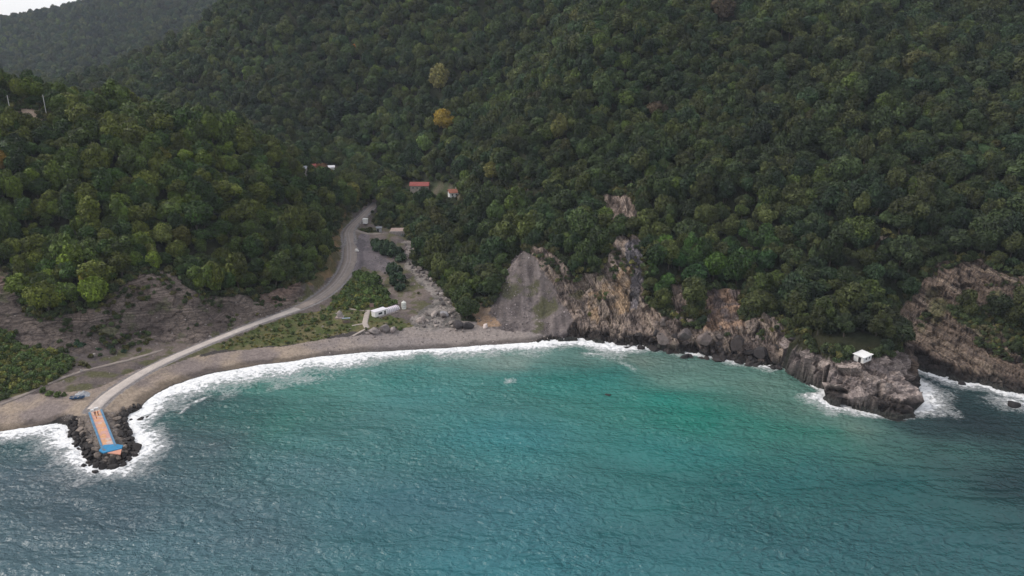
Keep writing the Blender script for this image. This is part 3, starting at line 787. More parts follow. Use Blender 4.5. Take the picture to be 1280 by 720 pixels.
# ------------------------------------------------------------------ foliage
tf = NT("leaves", 0.65, 0.25)
tint = tf.attr("tint", 'INSTANCER', "Color")
tone = tf.attr("leaf_tone")
tf.color(tf.scale(tint, tone))
M_LEAF = tf.m
M_BARK = painted("bark", (0.075, 0.060, 0.048), 0.9, 0.3, 3)
def crown_np(seed, Rr=4.8, Hh=8.0, lobes=20, leaves=2100, leaf=0.52, base=0.8):
    r = np.random.default_rng(seed)
    c = r.normal(size=(lobes, 3)); c /= np.linalg.norm(c, axis=1)[:, None]
    c[:, 2] = c[:, 2] * 0.9 + 0.12
    rad = r.uniform(0.22, 0.42, lobes) * Rr
    lop = r.uniform(0.8, 1.2, 2)
    c = c * r.uniform(0.6, 1.0, lobes)[:, None] * np.array([Rr * 0.72 * lop[0], Rr * 0.72 * lop[1], Hh * 0.36]) + np.array([0, 0, base + Hh * 0.5])
    c[0] = (0, 0, base + Hh * 0.5); rad[0] = Rr * 0.58
    c[1] = (r.normal() * 0.6, r.normal() * 0.6, base + Hh * 0.82); rad[1] = Rr * 0.34
    lt = r.uniform(0.62, 1.4, lobes)
    pk = rad ** 2; pk /= pk.sum()
    k = r.choice(lobes, leaves * 3, p=pk)
    d = r.normal(size=(leaves * 3, 3)); d /= np.linalg.norm(d, axis=1)[:, None]
    ok = d[:, 2] > -0.7
    k, d = k[ok], d[ok]
    q = c[k] + d * (rad[k] * r.uniform(0.82, 1.08, len(k)))[:, None]
    dm = np.linalg.norm(q[:, None] - c[None], axis=2) / rad[None]
    ok = dm.min(1) > 0.72
    q, d, k = q[ok][:leaves], d[ok][:leaves], k[ok][:leaves]
    nn = d + r.normal(size=d.shape) * 0.6 + np.array([0, 0, 0.25]); nn /= np.linalg.norm(nn, axis=1)[:, None]
    a = np.cross(nn, r.normal(size=nn.shape)); a /= np.linalg.norm(a, axis=1)[:, None]
    b = np.cross(nn, a)
    s = leaf * r.uniform(0.55, 1.25, len(q))[:, None]
    e = r.uniform(0.6, 1.0, len(q))[:, None]
    Vq = np.stack([q - a * s, q - b * s * e * 0.6 , q + a * s, q + b * s * e * 0.6], 1)
    tn = lt[k] * r.uniform(0.65, 1.4, len(q))
    return Vq.reshape(-1, 3), np.arange(len(q) * 4).reshape(-1, 4), np.repeat(tn, 4)
def trunk_np(seed, hgt=5.5, r0=0.32):
    r = np.random.default_rng(seed + 500)
    Vs, Fs = [], []
    def tube(pts, rad, m=6):
        o = sum(len(v) for v in Vs)
        rows = []
        for p_, rr in zip(pts, rad):
            an = np.arange(m) / m * 2 * np.pi
            rows.append(np.stack([p_[0] + rr * np.cos(an), p_[1] + rr * np.sin(an), np.full(m, p_[2])], 1))
        Vs.append(np.concatenate(rows))
        for i in range(len(pts) - 1):
            for j in range(m):
                Fs.append((o + i * m + j, o + i * m + (j + 1) % m, o + (i + 1) * m + (j + 1) % m, o + (i + 1) * m + j))
    ln = r.normal(size=2) * 0.35
    tube([(0, 0, -1.2), (0, 0, 0.2), (ln[0] * .5, ln[1] * .5, hgt * .5), (ln[0], ln[1], hgt)], [r0 * 1.3, r0, r0 * .75, r0 * .45])
    for k in range(5):
        an = k * 1.26 + r.uniform(0, 0.6); L = r.uniform(1.8, 2.8); z0 = hgt * r.uniform(0.5, 0.9)
        x0, y0 = ln * z0 / hgt
        tube([(x0, y0, z0), (x0 + math.cos(an) * L * .5, y0 + math.sin(an) * L * .5, z0 + L * .35), (x0 + math.cos(an) * L, y0 + math.sin(an) * L, z0 + L * .8)], [r0 * .4, r0 * .28, r0 * .14], 5)
    return np.concatenate(Vs), np.array(Fs)
KINDS = []
for k in range(8):
    rr = np.random.default_rng(900 + k)
    vq, fq, tq = crown_np(30 + k, rr.uniform(4.2, 5.6), rr.uniform(6.6, 9.6), int(rr.integers(16, 25)), 2100, 0.52, rr.uniform(0.6, 1.6))
    cm = mesh_np("crown", vq, fq, M_LEAF, {"leaf_tone": tq})
    vt, ft = trunk_np(k)
    tmsh = mesh_np("trunk", vt, ft, M_BARK, smooth=True)
    # one joined copy for the far forest
    vj = np.concatenate([vq, vt]); fj = np.concatenate([fq, ft + len(vq)])
    jm = mesh_np("forest_tree", vj, fj, [M_LEAF, M_BARK], {"leaf_tone": np.concatenate([tq, np.ones(len(vt))])})
    mi = np.zeros(len(fj), np.int32); mi[len(fq):] = 1
    jm.polygons.foreach_set("material_index", mi)
    KINDS.append((cm, tmsh, jm))
BUSH = []
for k in range(4):
    vq, fq, tq = crown_np(70 + k, 1.55, 1.7, 8, 420, 0.30, 0.0)
    BUSH.append(mesh_np("bush_foliage", vq, fq, M_LEAF, {"leaf_tone": tq}))

def scatter_gn(name, pts, rot, scl, tints, idx, meshes):
    """one object whose points carry instances of the given meshes"""
    me = bpy.data.meshes.new(name)
    me.vertices.add(len(pts)); me.vertices.foreach_set("co", np.asarray(pts, np.float32).ravel())
    a = me.attributes.new("rz", 'FLOAT', 'POINT'); a.data.foreach_set("value", np.asarray(rot, np.float32))
    scl = np.asarray(scl, np.float32)
    if scl.ndim == 1: scl = np.stack([scl] * 3, 1)
    a = me.attributes.new("sc", 'FLOAT_VECTOR', 'POINT'); a.data.foreach_set("vector", scl.ravel())
    a = me.attributes.new("pick", 'INT', 'POINT'); a.data.foreach_set("value", np.asarray(idx, np.int32))
    a = me.attributes.new("tint", 'FLOAT_COLOR', 'POINT'); a.data.foreach_set("color", np.concatenate([tints, np.ones((len(tints), 1))], 1).astype(np.float32).ravel())
    o = link(name, me, kind="stuff")
    g = bpy.data.node_groups.new(name, 'GeometryNodeTree')
    g.interface.new_socket("Geometry", in_out='INPUT', socket_type='NodeSocketGeometry')
    g.interface.new_socket("Geometry", in_out='OUTPUT', socket_type='NodeSocketGeometry')
    gi = g.nodes.new("NodeGroupInput"); go = g.nodes.new("NodeGroupOutput")
    jn = g.nodes.new("GeometryNodeJoinGeometry")
    outs = []
    for m in meshes:
        ob = bpy.data.objects.new(m.name + "_kind", m)
        oi = g.nodes.new("GeometryNodeObjectInfo"); oi.inputs["Object"].default_value = ob
        oi.inputs["As Instance"].default_value = True
        outs.append(oi.outputs["Geometry"])
    for s in outs[::-1]: g.links.new(s, jn.inputs[0])
    ip = g.nodes.new("GeometryNodeInstanceOnPoints")
    ip.inputs["Pick Instance"].default_value = True
    def na(nm, ty):
        x = g.nodes.new("GeometryNodeInputNamedAttribute"); x.data_type = ty; x.inputs["Name"].default_value = nm
        return x.outputs["Attribute"]
    cx = g.nodes.new("ShaderNodeCombineXYZ"); g.links.new(na("rz", 'FLOAT'), cx.inputs[2])
    g.links.new(gi.outputs[0], ip.inputs["Points"]); g.links.new(jn.outputs[0], ip.inputs["Instance"])
    g.links.new(na("pick", 'INT'), ip.inputs["Instance Index"])
    g.links.new(cx.outputs[0], ip.inputs["Rotation"]); g.links.new(na("sc", 'FLOAT_VECTOR'), ip.inputs["Scale"])
    g.links.new(ip.outputs[0], go.inputs[0])
    md = o.modifiers.new("scatter", 'NODES'); md.node_group = g
    return o

# where trees stand
def mask_at(m, x, y):
    i = np.clip(np.searchsorted(GX, x) - 1, 0, len(GX) - 2); j = np.clip(np.searchsorted(GY, y) - 1, 0, len(GY) - 2)
    i = i + ((x - GX[i]) > (GX[i + 1] - GX[i]) / 2); j = j + ((y - GY[j]) > (GY[j + 1] - GY[j]) / 2)
    return m[i, j]
def jitter(x0, x1, y0, y1, s, j=0.42):
    a, b = np.meshgrid(np.arange(x0, x1, s), np.arange(y0, y1, s * 0.87), indexing='ij')
    a = a + (np.arange(b.shape[1]) % 2)[None, :] * s * 0.5
    a = a + R.uniform(-j, j, a.shape) * s; b = b + R.uniform(-j, j, b.shape) * s
    return a.ravel(), b.ravel()
tx1, ty1 = jitter(-330, 420, 200, 560, 5.1)
tx2, ty2 = jitter(-560, 560, 560, 1000, 6.2)
tx3, ty3 = jitter(-1250, 250, 1000, 1860, 11)
TX = np.concatenate([tx1, tx2, tx3]); TY = np.concatenate([ty1, ty2, ty3])
TS = np.concatenate([R.uniform(0.6, 1.0, len(tx1)) * R.choice((0.8, 1.05, 1.4), len(tx1)), R.uniform(0.65, 1.05, len(tx2)) * R.choice((0.8, 1.05, 1.4), len(tx2)), R.uniform(1.0, 1.7, len(tx3))])
ok = ~mask_at(no_tree, TX, TY)
TZ = ground(TX, TY)
ppx, ppy = project(TX, TY, TZ + 6)
ok &= (ppx > -420) & (ppx < 1640) & (ppy > -70) & (TZ > 2.5)
slope = np.sqrt(mask_at(gx, TX, TY) ** 2 + mask_at(gy, TX, TY) ** 2)
TX, TY, TZ, TS, ppx, ppy = (a[ok] for a in (TX, TY, TZ, TS, ppx, ppy))
# edge trees are smaller
edge = mask_at(blur(no_tree.astype(float), 6), TX, TY)
TS = TS * (1 - 0.35 * np.clip(edge * 3, 0, 1))
# drop trees that hide behind the ridges
def hidden(x, y, z):
    out = np.zeros(len(x), bool)
    for f in np.linspace(0.35, 0.94, 60):
        out |= ground(x * f, y * f) + 3 > CAM_H + (z - CAM_H) * f
    return out
hid = hidden(TX, TY, TZ + 11)
hid |= np.hypot(TX - hut_p.x, TY - hut_p.y) < 5.5 + 4.5 * TS
hid |= (np.hypot(TX - hut_p.x + 8, TY - hut_p.y - 2) < 5 + 3 * TS)
for a, b, half in ((525, 240, 9), (567, 246, 5), (414, 213, 3), (391, 213, 2.5), (402, 212, 4)):       # clearings in front of the houses
    q = at(a, b)
    along = TX - q.x * TY / q.y
    topy = project(TX, TY, TZ + 8.5 * TS)[1]
    hid |= (np.abs(along) < half + 2.0 * TS) & (TY < q.y + 6) & (TY > q.y - 60) & (topy < b + 1)
TX, TY, TZ, TS, ppx, ppy = (a[~hid] for a in (TX, TY, TZ, TS, ppx, ppy))
NT_ = len(TX)
g1 = fbm(TX, TY, 0 * TX, 60, 3, 301); g2 = R.uniform(0, 1, NT_); g3 = R.normal(0, 1, NT_)
left = 1 - sstep(300, 620, ppx)
right = sstep(760, 980, ppx)
T_ = np.array([[0.0345, 0.053, 0.0140]]) * np.ones((NT_, 1))
T_ = T_ + left[:, None] * np.array([[0.014, 0.019, -0.003]]) * (TY < 460)[:, None]
T_ = T_ + right[:, None] * np.array([[-0.003, -0.006, 0.001]])
T_ = T_ * np.exp(g3 * 0.22 + g1 * 0.45)[:, None]
kind = np.zeros(NT_, int)                      # 0 plain, 1 olive, 2 deep green, 3 yellow-green, 4 russet
kind[g2 < 0.30] = 1; kind[(g2 >= 0.30) & (g2 < 0.52)] = 2; kind[(g2 >= 0.52) & (g2 < 0.60)] = 3; kind[(g2 >= 0.60) & (g2 < 0.608)] = 4
T_[kind == 1] *= np.array([1.45, 1.15, 1.0]); T_[kind == 2] *= np.array([0.58, 0.74, 0.85]); T_[kind == 3] *= np.array([1.6, 1.5, 0.95]); T_[kind == 4] *= np.array([1.6, 1.05, 1.0])
lush = in_poly(ppx, ppy, [(798, 310), (850, 300), (960, 280), (980, 330), (900, 350), (850, 360), (840, 400), (802, 385)]) & (g2 > 0.3)
T_[lush] *= np.array([0.85, 1.15, 0.8])
# single trees of a striking colour, by where they stand
SPECIAL = [(557, 158, (0.36, 0.25, 0.03), 1.6, "golden yellow autumn tree standing out in the forest above the red roofed house"),
           (555, 103, (0.22, 0.20, 0.06), 1.6, "tall pale yellow tree highest of the yellow trees on the wooded slope"),
           (530, 186, (0.13, 0.20, 0.045), 1.3, "bright light green round tree below the golden yellow tree"),
           (444, 60, (0.38, 0.15, 0.03), 0.8, "small orange autumn tree alone high on the dark wooded hill"),
           (402, 208, (0.16, 0.075, 0.032), 1.35, "rust brown round tree beside the small white house in the valley"),
           (612, 212, (0.17, 0.16, 0.04), 1.25, "broad yellow green tree right of the pink roofed house"),
           (108, 342, (0.24, 0.20, 0.03), 0.95, "yellow topped tree at the forest edge above the layered cliff"),
           (5, 205, (0.26, 0.16, 0.03), 1.0, "orange tinged tree at the far left edge of the wooded hill"),
           (205, 297, (0.14, 0.16, 0.035), 1.1, "lime green tree in the middle of the left wooded hill"),
           (905, 12, (0.085, 0.062, 0.035), 1.3, "large brownish tree near the top edge of the right hill"),
           (822, 138, (0.085, 0.06, 0.035), 1.2, "reddish brown tree in the middle of the right hill"),
           (700, 168, (0.13, 0.13, 0.035), 1.25, "olive yellow tree midway up the central hill")]
special = {}
for sx, sy, tn_, s_, lb in SPECIAL:
    k = int(np.argmin(np.hypot(ppx - sx, ppy - sy)))
    special[k] = lb; T_[k] = np.array(tn_) * 0.8; TS[k] = s_ * 1.05; kind[k] = 5
keepm = np.ones(NT_, bool)
for k in special:                                # room round the striking trees
    dx_, dy_ = TX - TX[k], TY - TY[k]
    keepm &= ~((np.hypot(dx_, dy_ + 4) < 5.0 * TS[k]) & (np.arange(NT_) != k))
    keepm[k] = True
remap = np.cumsum(keepm) - 1
special = {int(remap[k]): v for k, v in special.items()}
TX, TY, TZ, TS, ppx, ppy, kind = (a[keepm] for a in (TX, TY, TZ, TS, ppx, ppy, kind)); T_ = T_[keepm]; NT_ = len(TX)
rot = R.uniform(0, 6.283, NT_); pick = R.integers(0, 8, NT_)
TS3 = TS[:, None] * np.stack([R.uniform(0.85, 1.22, NT_), R.uniform(0.85, 1.22, NT_), R.uniform(0.78, 1.4, NT_)], 1)
depth = TY * CP - (TZ - CAM_H) * SP
big = TS / depth * (1 + 0.0 * depth)
vis = (ppx > 6) & (ppx < 1274) & (ppy > 6)
order = np.argsort(-np.where(vis, big, 0))
solo = set(int(k) for k in order[:288]) | set(special)
rest = np.array([k for k in range(NT_) if k not in solo])
scatter_gn("forest", np.stack([TX, TY, TZ - 0.3], 1)[rest], rot[rest], TS3[rest], T_[rest], pick[rest], [k[2] for k in KINDS])

ORD = ["", "second ", "third ", "fourth ", "fifth ", "sixth ", "seventh ", "eighth ", "ninth ", "tenth ", "eleventh ", "twelfth ", "thirteenth ", "fourteenth ", "fifteenth ", "sixteenth ", "seventeenth ", "eighteenth ", "nineteenth ", "twentieth "]
def name_apart(items, group):
    """items: (object, phrase, bearing). Look-alikes get their place in the row, long rows share the label."""
    bk = {}
    for o, ph, x in items: bk.setdefault(ph, []).append((x, o))
    for ph, L in bk.items():
        L.sort(key=lambda q: q[0])
        for i, (x, o) in enumerate(L):
            o["group"] = group
            if len(L) == 1: o["label"] = ph
            elif len(L) <= 20: o["label"] = ph + ", " + ("leftmost" if i == 0 else "rightmost" if i == len(L) - 1 else ORD[i] + "from left")
            else: o["label"] = ph
TONE = ["mid green", "olive green", "dark green", "yellow green", "russet"]
items = []
for k in sorted(solo):
    e = thing("broadleaf_tree", special.get(k, ""), "tree", (TX[k], TY[k], TZ[k] - 0.3), rot[k], "autumn trees among the forest" if k in special else None)
    e.scale = tuple(float(v) for v in TS3[k])
    for nm, msh in (("crown", KINDS[pick[k]][0]), ("trunk", KINDS[pick[k]][1])):
        c = link(nm, msh, e); c["tint"] = [float(v) for v in T_[k]]
    if k in special: continue
    x, y = ppx[k], ppy[k]
    if x < 130: zn, lo = "over the layered cliff's left end", 330
    elif x < 250: zn, lo = "over the layered grey cliff", 325
    elif x < 345: zn, lo = "above the pale concrete road", 335
    elif x < 500: zn, lo = "beside the upper gravel road", 310
    elif x < 570: zn, lo = "right of the rocky stream bed", 345
    elif x < 665: zn, lo = "left of the grey scree slope", 345
    elif x < 735: zn, lo = "above the grey rock face", 320
    elif x < 800: zn, lo = "above the tan rock face", 300
    elif x < 880: zn, lo = "right of the steep grey gully", 365
    elif x < 950: zn, lo = "above the reddish rock wall", 360
    elif x < 1025: zn, lo = "left of the white hut", 395
    elif x < 1130: zn, lo = "directly above the white hut", 400
    elif x < 1200: zn, lo = "over the slanting cliff's cave side", 330
    else: zn, lo = "over the slanting cliff's right end", 330
    sz = "small" if TS[k] < 0.8 else "large" if TS[k] > 1.05 else "middling"
    items.append((e, f"{sz} {TONE[kind[k]]} tree {'edging the forest' if y > lo else 'in lower forest' if y > lo - 42 else 'in upper forest'} {zn}", x))
name_apart(items, "nearest trees of the forest")

# undergrowth: low scrub that nobody could count, and shrubs one can tell apart
ux, uy = jitter(-330, 330, 200, 470, 1.45)
um = {"meadow": mask_at(z_meadow, ux, uy), "bl": mask_at(z_bushL, ux, uy), "bm": mask_at(z_bushM, ux, uy), "rg": mask_at(z_rgreen, ux, uy)}
fl = mask_at(z_flat | z_leftcliff | z_bank, ux, uy) & ~mask_at(z_beach | z_rip | z_creek, ux, uy)
ug = ground(ux, uy)
edgef = mask_at(blur((~no_tree).astype(float), 6), ux, uy)
un = fbm(ux, uy, ug, 12, 3, 401)
pr = R.uniform(0, 1, len(ux))
sel = (um["meadow"] & (pr < 0.42 + un * 0.5)) | (um["bl"] & (pr < 0.75)) | (um["bm"] & (pr < 0.85)) | (um["rg"] & (pr < 0.9)) | (mask_at(z_mid | z_right, ux, uy) & (un > 0.16) & (pr < 0.7) & (ug > 6.5)) | (fl & (pr < 0.55 * np.clip(edgef * 2.2, 0, 1) + np.clip(un - 0.12, 0, 1) * 1.1) & (ug > 5))
rd = mask_at(roadmask, ux, uy)
sel &= (rd > 2.0) & (mask_at(SD, ux, uy) > 7) & ~mask_at(yard, ux, uy)
tpd = np.min(np.hypot(ux[:, None] - terr_l[None, :, 0], uy[:, None] - terr_l[None, :, 1]), axis=1) > 5
sel &= tpd
KEEPOUT = [(hut_p.x, hut_p.y, 5)] + [(at(a, b).x, at(a, b).y, r_) for a, b, r_ in ((480, 391, 5), (492, 388, 5), (502, 383, 4), (510, 381, 3), (458, 398, 3.5), (457, 406, 3), (425, 394, 3), (432, 402, 3), (465, 385, 2.5), (457, 278, 4), (474, 286, 4), (446, 313, 3), (470, 399, 3), (448, 413, 3), (440, 387, 2), (445, 407, 1.5), (98, 497, 4))]
for a, b, r_ in KEEPOUT: sel &= np.hypot(ux - a, uy - b) > r_
us, uxx, uyy = sel, ux[sel], uy[sel]
ut = np.array([[0.055, 0.075, 0.024]]) * np.exp(R.normal(0, 0.25, len(uxx)))[:, None]
ol = R.uniform(0, 1, len(uxx)) < 0.35
ut[ol] *= np.array([1.7, 1.2, 1.0])
eg = (edgef > 0.25) & (edgef < 0.98) & ~mask_at(z_beach | z_rip | z_creek | z_scree | z_house, ux, uy) & (rd > 2.5) & (mask_at(SD, ux, uy) > 2.5) & (ug > 5) & (pr < 0.25 + 0.6 * edgef) & tpd
for a, b, r_ in KEEPOUT: eg &= np.hypot(ux - a, uy - b) > r_
usc0 = np.concatenate([np.ones(len(uxx)), np.full(int((eg & ~sel).sum()), 1.75)])
both = np.concatenate([np.where(sel)[0], np.where(eg & ~sel)[0]])
uxx, uyy = ux[both], uy[both]
ut = np.array([[0.042, 0.058, 0.020]]) * np.exp(R.normal(0, 0.3, len(uxx)))[:, None]
ol = R.uniform(0, 1, len(uxx)) < 0.35
ut[ol] *= np.array([1.8, 1.25, 1.1])
for k_ in um: um[k_] = um[k_][both]
sel = both
ut[um['meadow']] *= np.array([1.9, 1.75, 1.5]); ut[um['bl'] | um['bm']] *= np.array([1.5, 1.6, 1.2])
usc = usc0 * R.uniform(0.45, 1.0, len(uxx)) * np.where(um["meadow"], 0.55, 1.0) * np.where(um["bm"] | um["bl"] | um["rg"], 1.15, 1.0)
scatter_gn("undergrowth", np.stack([uxx, uyy, ug[sel] - 0.15], 1), R.uniform(0, 6.28, len(uxx)), usc, ut, R.integers(0, 4, len(uxx)), BUSH)

SHRUBS = [("beside the left beach track", (0.06, 0.095, 0.025), [(14, 424, 1.5), (8, 440, 1.6), (30, 450, 1.5), (48, 455, 1.5), (64, 458, 1.4), (78, 460, 1.3), (88, 452, 1.1), (20, 468, 1.5), (40, 474, 1.4), (58, 472, 1.3)]),
          ("on the bank above the blue boat", (0.075, 0.11, 0.025), [(54, 491, 0.9), (62, 494, 1.0), (72, 496, 0.9), (80, 495, 0.7)]),
          ("at the foot of the layered cliff", (0.03, 0.06, 0.03), [(97, 433, 1.2), (104, 434, 0.9), (124, 438, 0.7), (139, 437, 0.9), (155, 441, 0.7)]),
          ("on the green mound by the gravel road", (0.065, 0.10, 0.025), [(490, 383, 1.8), (480, 371, 2.3), (466, 348, 1.8), (446, 347, 1.9), (455, 352, 2.3), (466, 358, 2.5), (476, 366, 1.8), (450, 362, 2.0), (440, 368, 1.5), (460, 370, 2.0), (472, 378, 1.6), (446, 378, 1.5), (430, 376, 1.1), (458, 380, 1.7), (484, 376, 1.3)]),
          ("in the thicket below the stone terrace", (0.035, 0.06, 0.028), [(468, 307, 2.0), (475, 311, 2.3), (483, 313, 2.4), (491, 315, 2.4), (498, 319, 2.4), (490, 321, 2.3), (501, 326, 2.3), (481, 319, 2.1), (471, 314, 1.8)]),
          ("beside the white tank", (0.03, 0.055, 0.025), [(492, 346, 2.8), (496, 355, 2.8), (500, 363, 2.2), (489, 338, 2.2)]),
          ("on the grass between road and beach", (0.07, 0.10, 0.028), [(345, 414, 0.8), (360, 409, 0.9), (376, 407, 1.0), (392, 403, 1.1), (404, 400, 1.1), (412, 406, 0.9), (366, 418, 0.7), (384, 414, 0.8), (492, 411, 0.9), (500, 413, 0.8), (488, 406, 0.7)]),
          ("beside the white hut on the rocks", (0.045, 0.07, 0.025), [(1052, 452, 1.5), (1046, 455, 1.0), (1062, 446, 1.1), (1096, 446, 0.9)]),
          ("on the ledges of the slanting cliff", (0.05, 0.07, 0.025), [(1195, 396, 1.4), (1208, 400, 1.5), (1222, 404, 1.2), (1238, 380, 1.2), (1150, 402, 0.9), (1250, 404, 1.6), (1262, 412, 1.7)])]
items = []
for where, tn_, L in SHRUBS:
    for (a, b, s_) in L:
        q = at(a, b)
        e = thing("shrub", "", "shrub", (q.x, q.y, q.z - 0.25), random.uniform(0, 6.28))
        e.scale = (s_ * 1.05, s_ * 1.05, s_ * random.uniform(0.9, 1.25))
        f_ = math.exp(random.gauss(0, 0.2))
        c = link("foliage", random.choice(BUSH), e); c["tint"] = [v * f_ for v in tn_]
        st_ = MB()
        for kk in range(3): st_.cyl((0, 0, -0.3), (math.cos(kk * 2.1) * 0.5, math.sin(kk * 2.1) * 0.5, 1.0), 0.07, 0.03, 5)
        st_.build("stem", M_BARK, e)
        items.append((e, f"{'big' if s_ > 1.35 else 'low'} green shrub {where}", a))
name_apart(items, "shrubs on the open ground")

# ------------------------------------------------------------------ boulders
tr = NT("boulder_rock", 0.85, 0.3)
p = tr.pos(True)
ti = tr.attr("tint", 'INSTANCER', "Color")
fr = tr.range(tr.noise(p, 2.2, 6, 0.65), 0.3, 0.7, 0.6, 1.4)
tr.color(tr.scale(ti, fr))
tr.l.new(tr.bump(tr.noise(p, 4.0, 5, 0.6), 0.6, 0.15), tr.b.inputs["Normal"])
M_ROCK = tr.m
ROCKS = []
for k in range(10):
    b = bmesh.new(); bmesh.ops.create_icosphere(b, subdivisions=3, radius=1.0)
    rr = np.random.default_rng(600 + k)
    v = np.array([list(x.co) for x in b.verts])
    for _ in range(16):
        d = rr.normal(size=3); d /= np.linalg.norm(d); h_ = rr.uniform(0.45, 0.82)
        over = v @ d - h_
        v = v - np.where(over > 0, over * 0.92, 0)[:, None] * d
    v = v * (1 + 0.10 * fbm(v[:, 0], v[:, 1], v[:, 2], 0.8, 3, 610 + k))[:, None] * rr.uniform(0.75, 1.25, 3)
    for x, q in zip(b.verts, v): x.co = q
    m_ = bpy.data.meshes.new("boulder"); b.to_mesh(m_); b.free()
    m_.materials.append(M_ROCK)
    ROCKS.append(m_)
def boulder(x, y, r_, tint_, sink=0.35, flat=1.0, z=None, label=None, cat="boulder", name="boulder"):
    o = link(name, random.choice(ROCKS))
    z = float(max(ground(x, y), -0.8)) if z is None else z
    o.location = (x, y, z + r_ * (0.75 - sink) * flat)
    o.rotation_euler = (random.uniform(-0.4, 0.4), random.uniform(-0.4, 0.4), random.uniform(0, 6.28))
    o.scale = (r_ * random.uniform(0.85, 1.25), r_ * random.uniform(0.85, 1.2), r_ * flat * random.uniform(0.75, 1.0))
    f_ = math.exp(random.gauss(0, 0.2))
    o["tint"] = [v_ * f_ for v_ in tint_]
    o["category"] = cat
    if label: o["label"] = label
    return o
# the rubble mound round the pier
deckA, deckB = Vector((*pt_z(119, 514, 2.6)[:2], 0)), Vector((*pt_z(137, 561, 2.6)[:2], 0))
dv = (deckB - deckA).normalized(); dn = Vector((dv.y, -dv.x, 0))
items = []
placed = []
tries = 0
rip_poly = [tuple(pt_z(a, b)[:2]) for a, b in ((86, 530), (88, 546), (95, 558), (102, 568), (110, 580), (124, 588), (140, 586), (156, 581), (169, 574), (175, 563), (168, 551), (162, 538), (157, 526), (162, 518), (178, 508), (168, 508), (150, 518), (143, 525), (150, 545), (158, 560), (150, 572), (132, 572), (118, 566), (112, 548), (104, 532), (97, 526))]
xs = [q[0] for q in rip_poly]; ys = [q[1] for q in rip_poly]
while len(placed) < 210 and tries < 9000:
    tries += 1
    x, y = random.uniform(min(xs), max(xs)), random.uniform(min(ys), max(ys))
    if not in_poly(np.array([x]), np.array([y]), rip_poly)[0]: continue
    r_ = random.choice((0.6, 0.8, 0.9, 1.1, 1.3))
    if any((x - a) ** 2 + (y - b) ** 2 < (0.72 * (r_ + c)) ** 2 for a, b, c in placed): continue
    placed.append((x, y, r_))
    sdv = float(shore_dist([x], [y])[0][0])
    dry = sdv > 2.2 + random.uniform(-0.6, 1.2)
    o = boulder(x, y, r_, (0.20, 0.162, 0.135) if dry else (0.032, 0.027, 0.025), 0.3)
    s_ = (Vector((x, y, 0)) - deckA).dot(dn); al = (Vector((x, y, 0)) - deckA).dot(dv)
    side = "at the sea end of the pier" if al > (deckB - deckA).length else ("on the left flank of the pier mound" if s_ < 0 else "on the right flank of the pier mound")
    items.append((o, f"{'brown' if dry else 'dark wet'} {'large' if r_ > 1.2 else 'small' if r_ < 0.85 else 'middling'} boulder {'awash ' if sdv < 1.3 else ''}{side}", float(project(x, y, 1.0)[0])))
name_apart(items, "boulders heaped round the pier")
# the stream bed
items = []
creek = np.array([list(at(a, b))[:2] + [w] for a, b, w in ((511, 308, 2.0), (513, 318, 2.2), (516, 328, 2.6), (524, 339, 3), (534, 347, 3), (546, 357, 3.2), (555, 366, 3.5), (560, 376, 4), (561, 386, 5), (556, 396, 7), (546, 403, 8), (570, 406, 6))])
placed = []
for _ in range(4000):
    if len(placed) > 105: break
    k = random.randrange(len(creek) - 1); t_ = random.random()
    w_ = creek[k, 2]
    x = creek[k, 0] * (1 - t_) + creek[k + 1, 0] * t_ + random.uniform(-w_, w_); y = creek[k, 1] * (1 - t_) + creek[k + 1, 1] * t_ + random.uniform(-w_, w_) * 0.8
    r_ = random.choice((0.5, 0.6, 0.7, 0.8, 1.0, 1.2, 1.6))
    if any((x - a) ** 2 + (y - b) ** 2 < (0.85 * (r_ + c)) ** 2 for a, b, c in placed): continue
    if shore_dist([x], [y])[0][0] < 5: continue
    placed.append((x, y, r_))
    lt_ = random.random()
    o = boulder(x, y, r_, (0.24, 0.205, 0.185) if lt_ < 0.6 else (0.15, 0.13, 0.125), 0.3)
    px_ = float(project(x, y, 5)[0])
    where = "at the mouth of the stream" if y < at(560, 382).y else "in the lower stream bed" if y < at(540, 350).y else "in the upper stream bed"
    items.append((o, f"{'pale' if lt_ < 0.6 else 'grey'} {'large' if r_ > 0.9 else 'small'} boulder {where}", px_))
name_apart(items, "boulders in the stream bed")
# the rocky shore between beach and headland
items = []
for _ in range(130):
    a = random.uniform(770, 990)
    bb = np.interp(a, [q[0] for q in SHORE_PX if q[0] > 700 and q[0] < 985], [q[1] for q in SHORE_PX if q[0] > 700 and q[0] < 985])
    b_ = bb - abs(random.gauss(0, 9)) + 1
    q = pt_z(a, b_, 1.0)
    d_ = float(shore_dist([q[0]], [q[1]])[0][0])
    r_ = random.uniform(0.7, 2.2) * (1.0 if d_ < 6 else 0.7)
    dk_ = d_ < 4.5
    o = boulder(q[0], q[1], r_, (0.030, 0.025, 0.024) if dk_ else (0.125, 0.10, 0.09), 0.45)
    seg = "below the steep gully" if a < 830 else "below the ivy covered slope" if a < 885 else "below the reddish rock wall" if a < 935 else "in the corner by the headland"
    items.append((o, f"{'wet black' if dk_ else 'dry brown'} {'large' if r_ > 1.6 else 'small'} shore rock {seg}", a))
name_apart(items, "rocks along the shore below the hill")
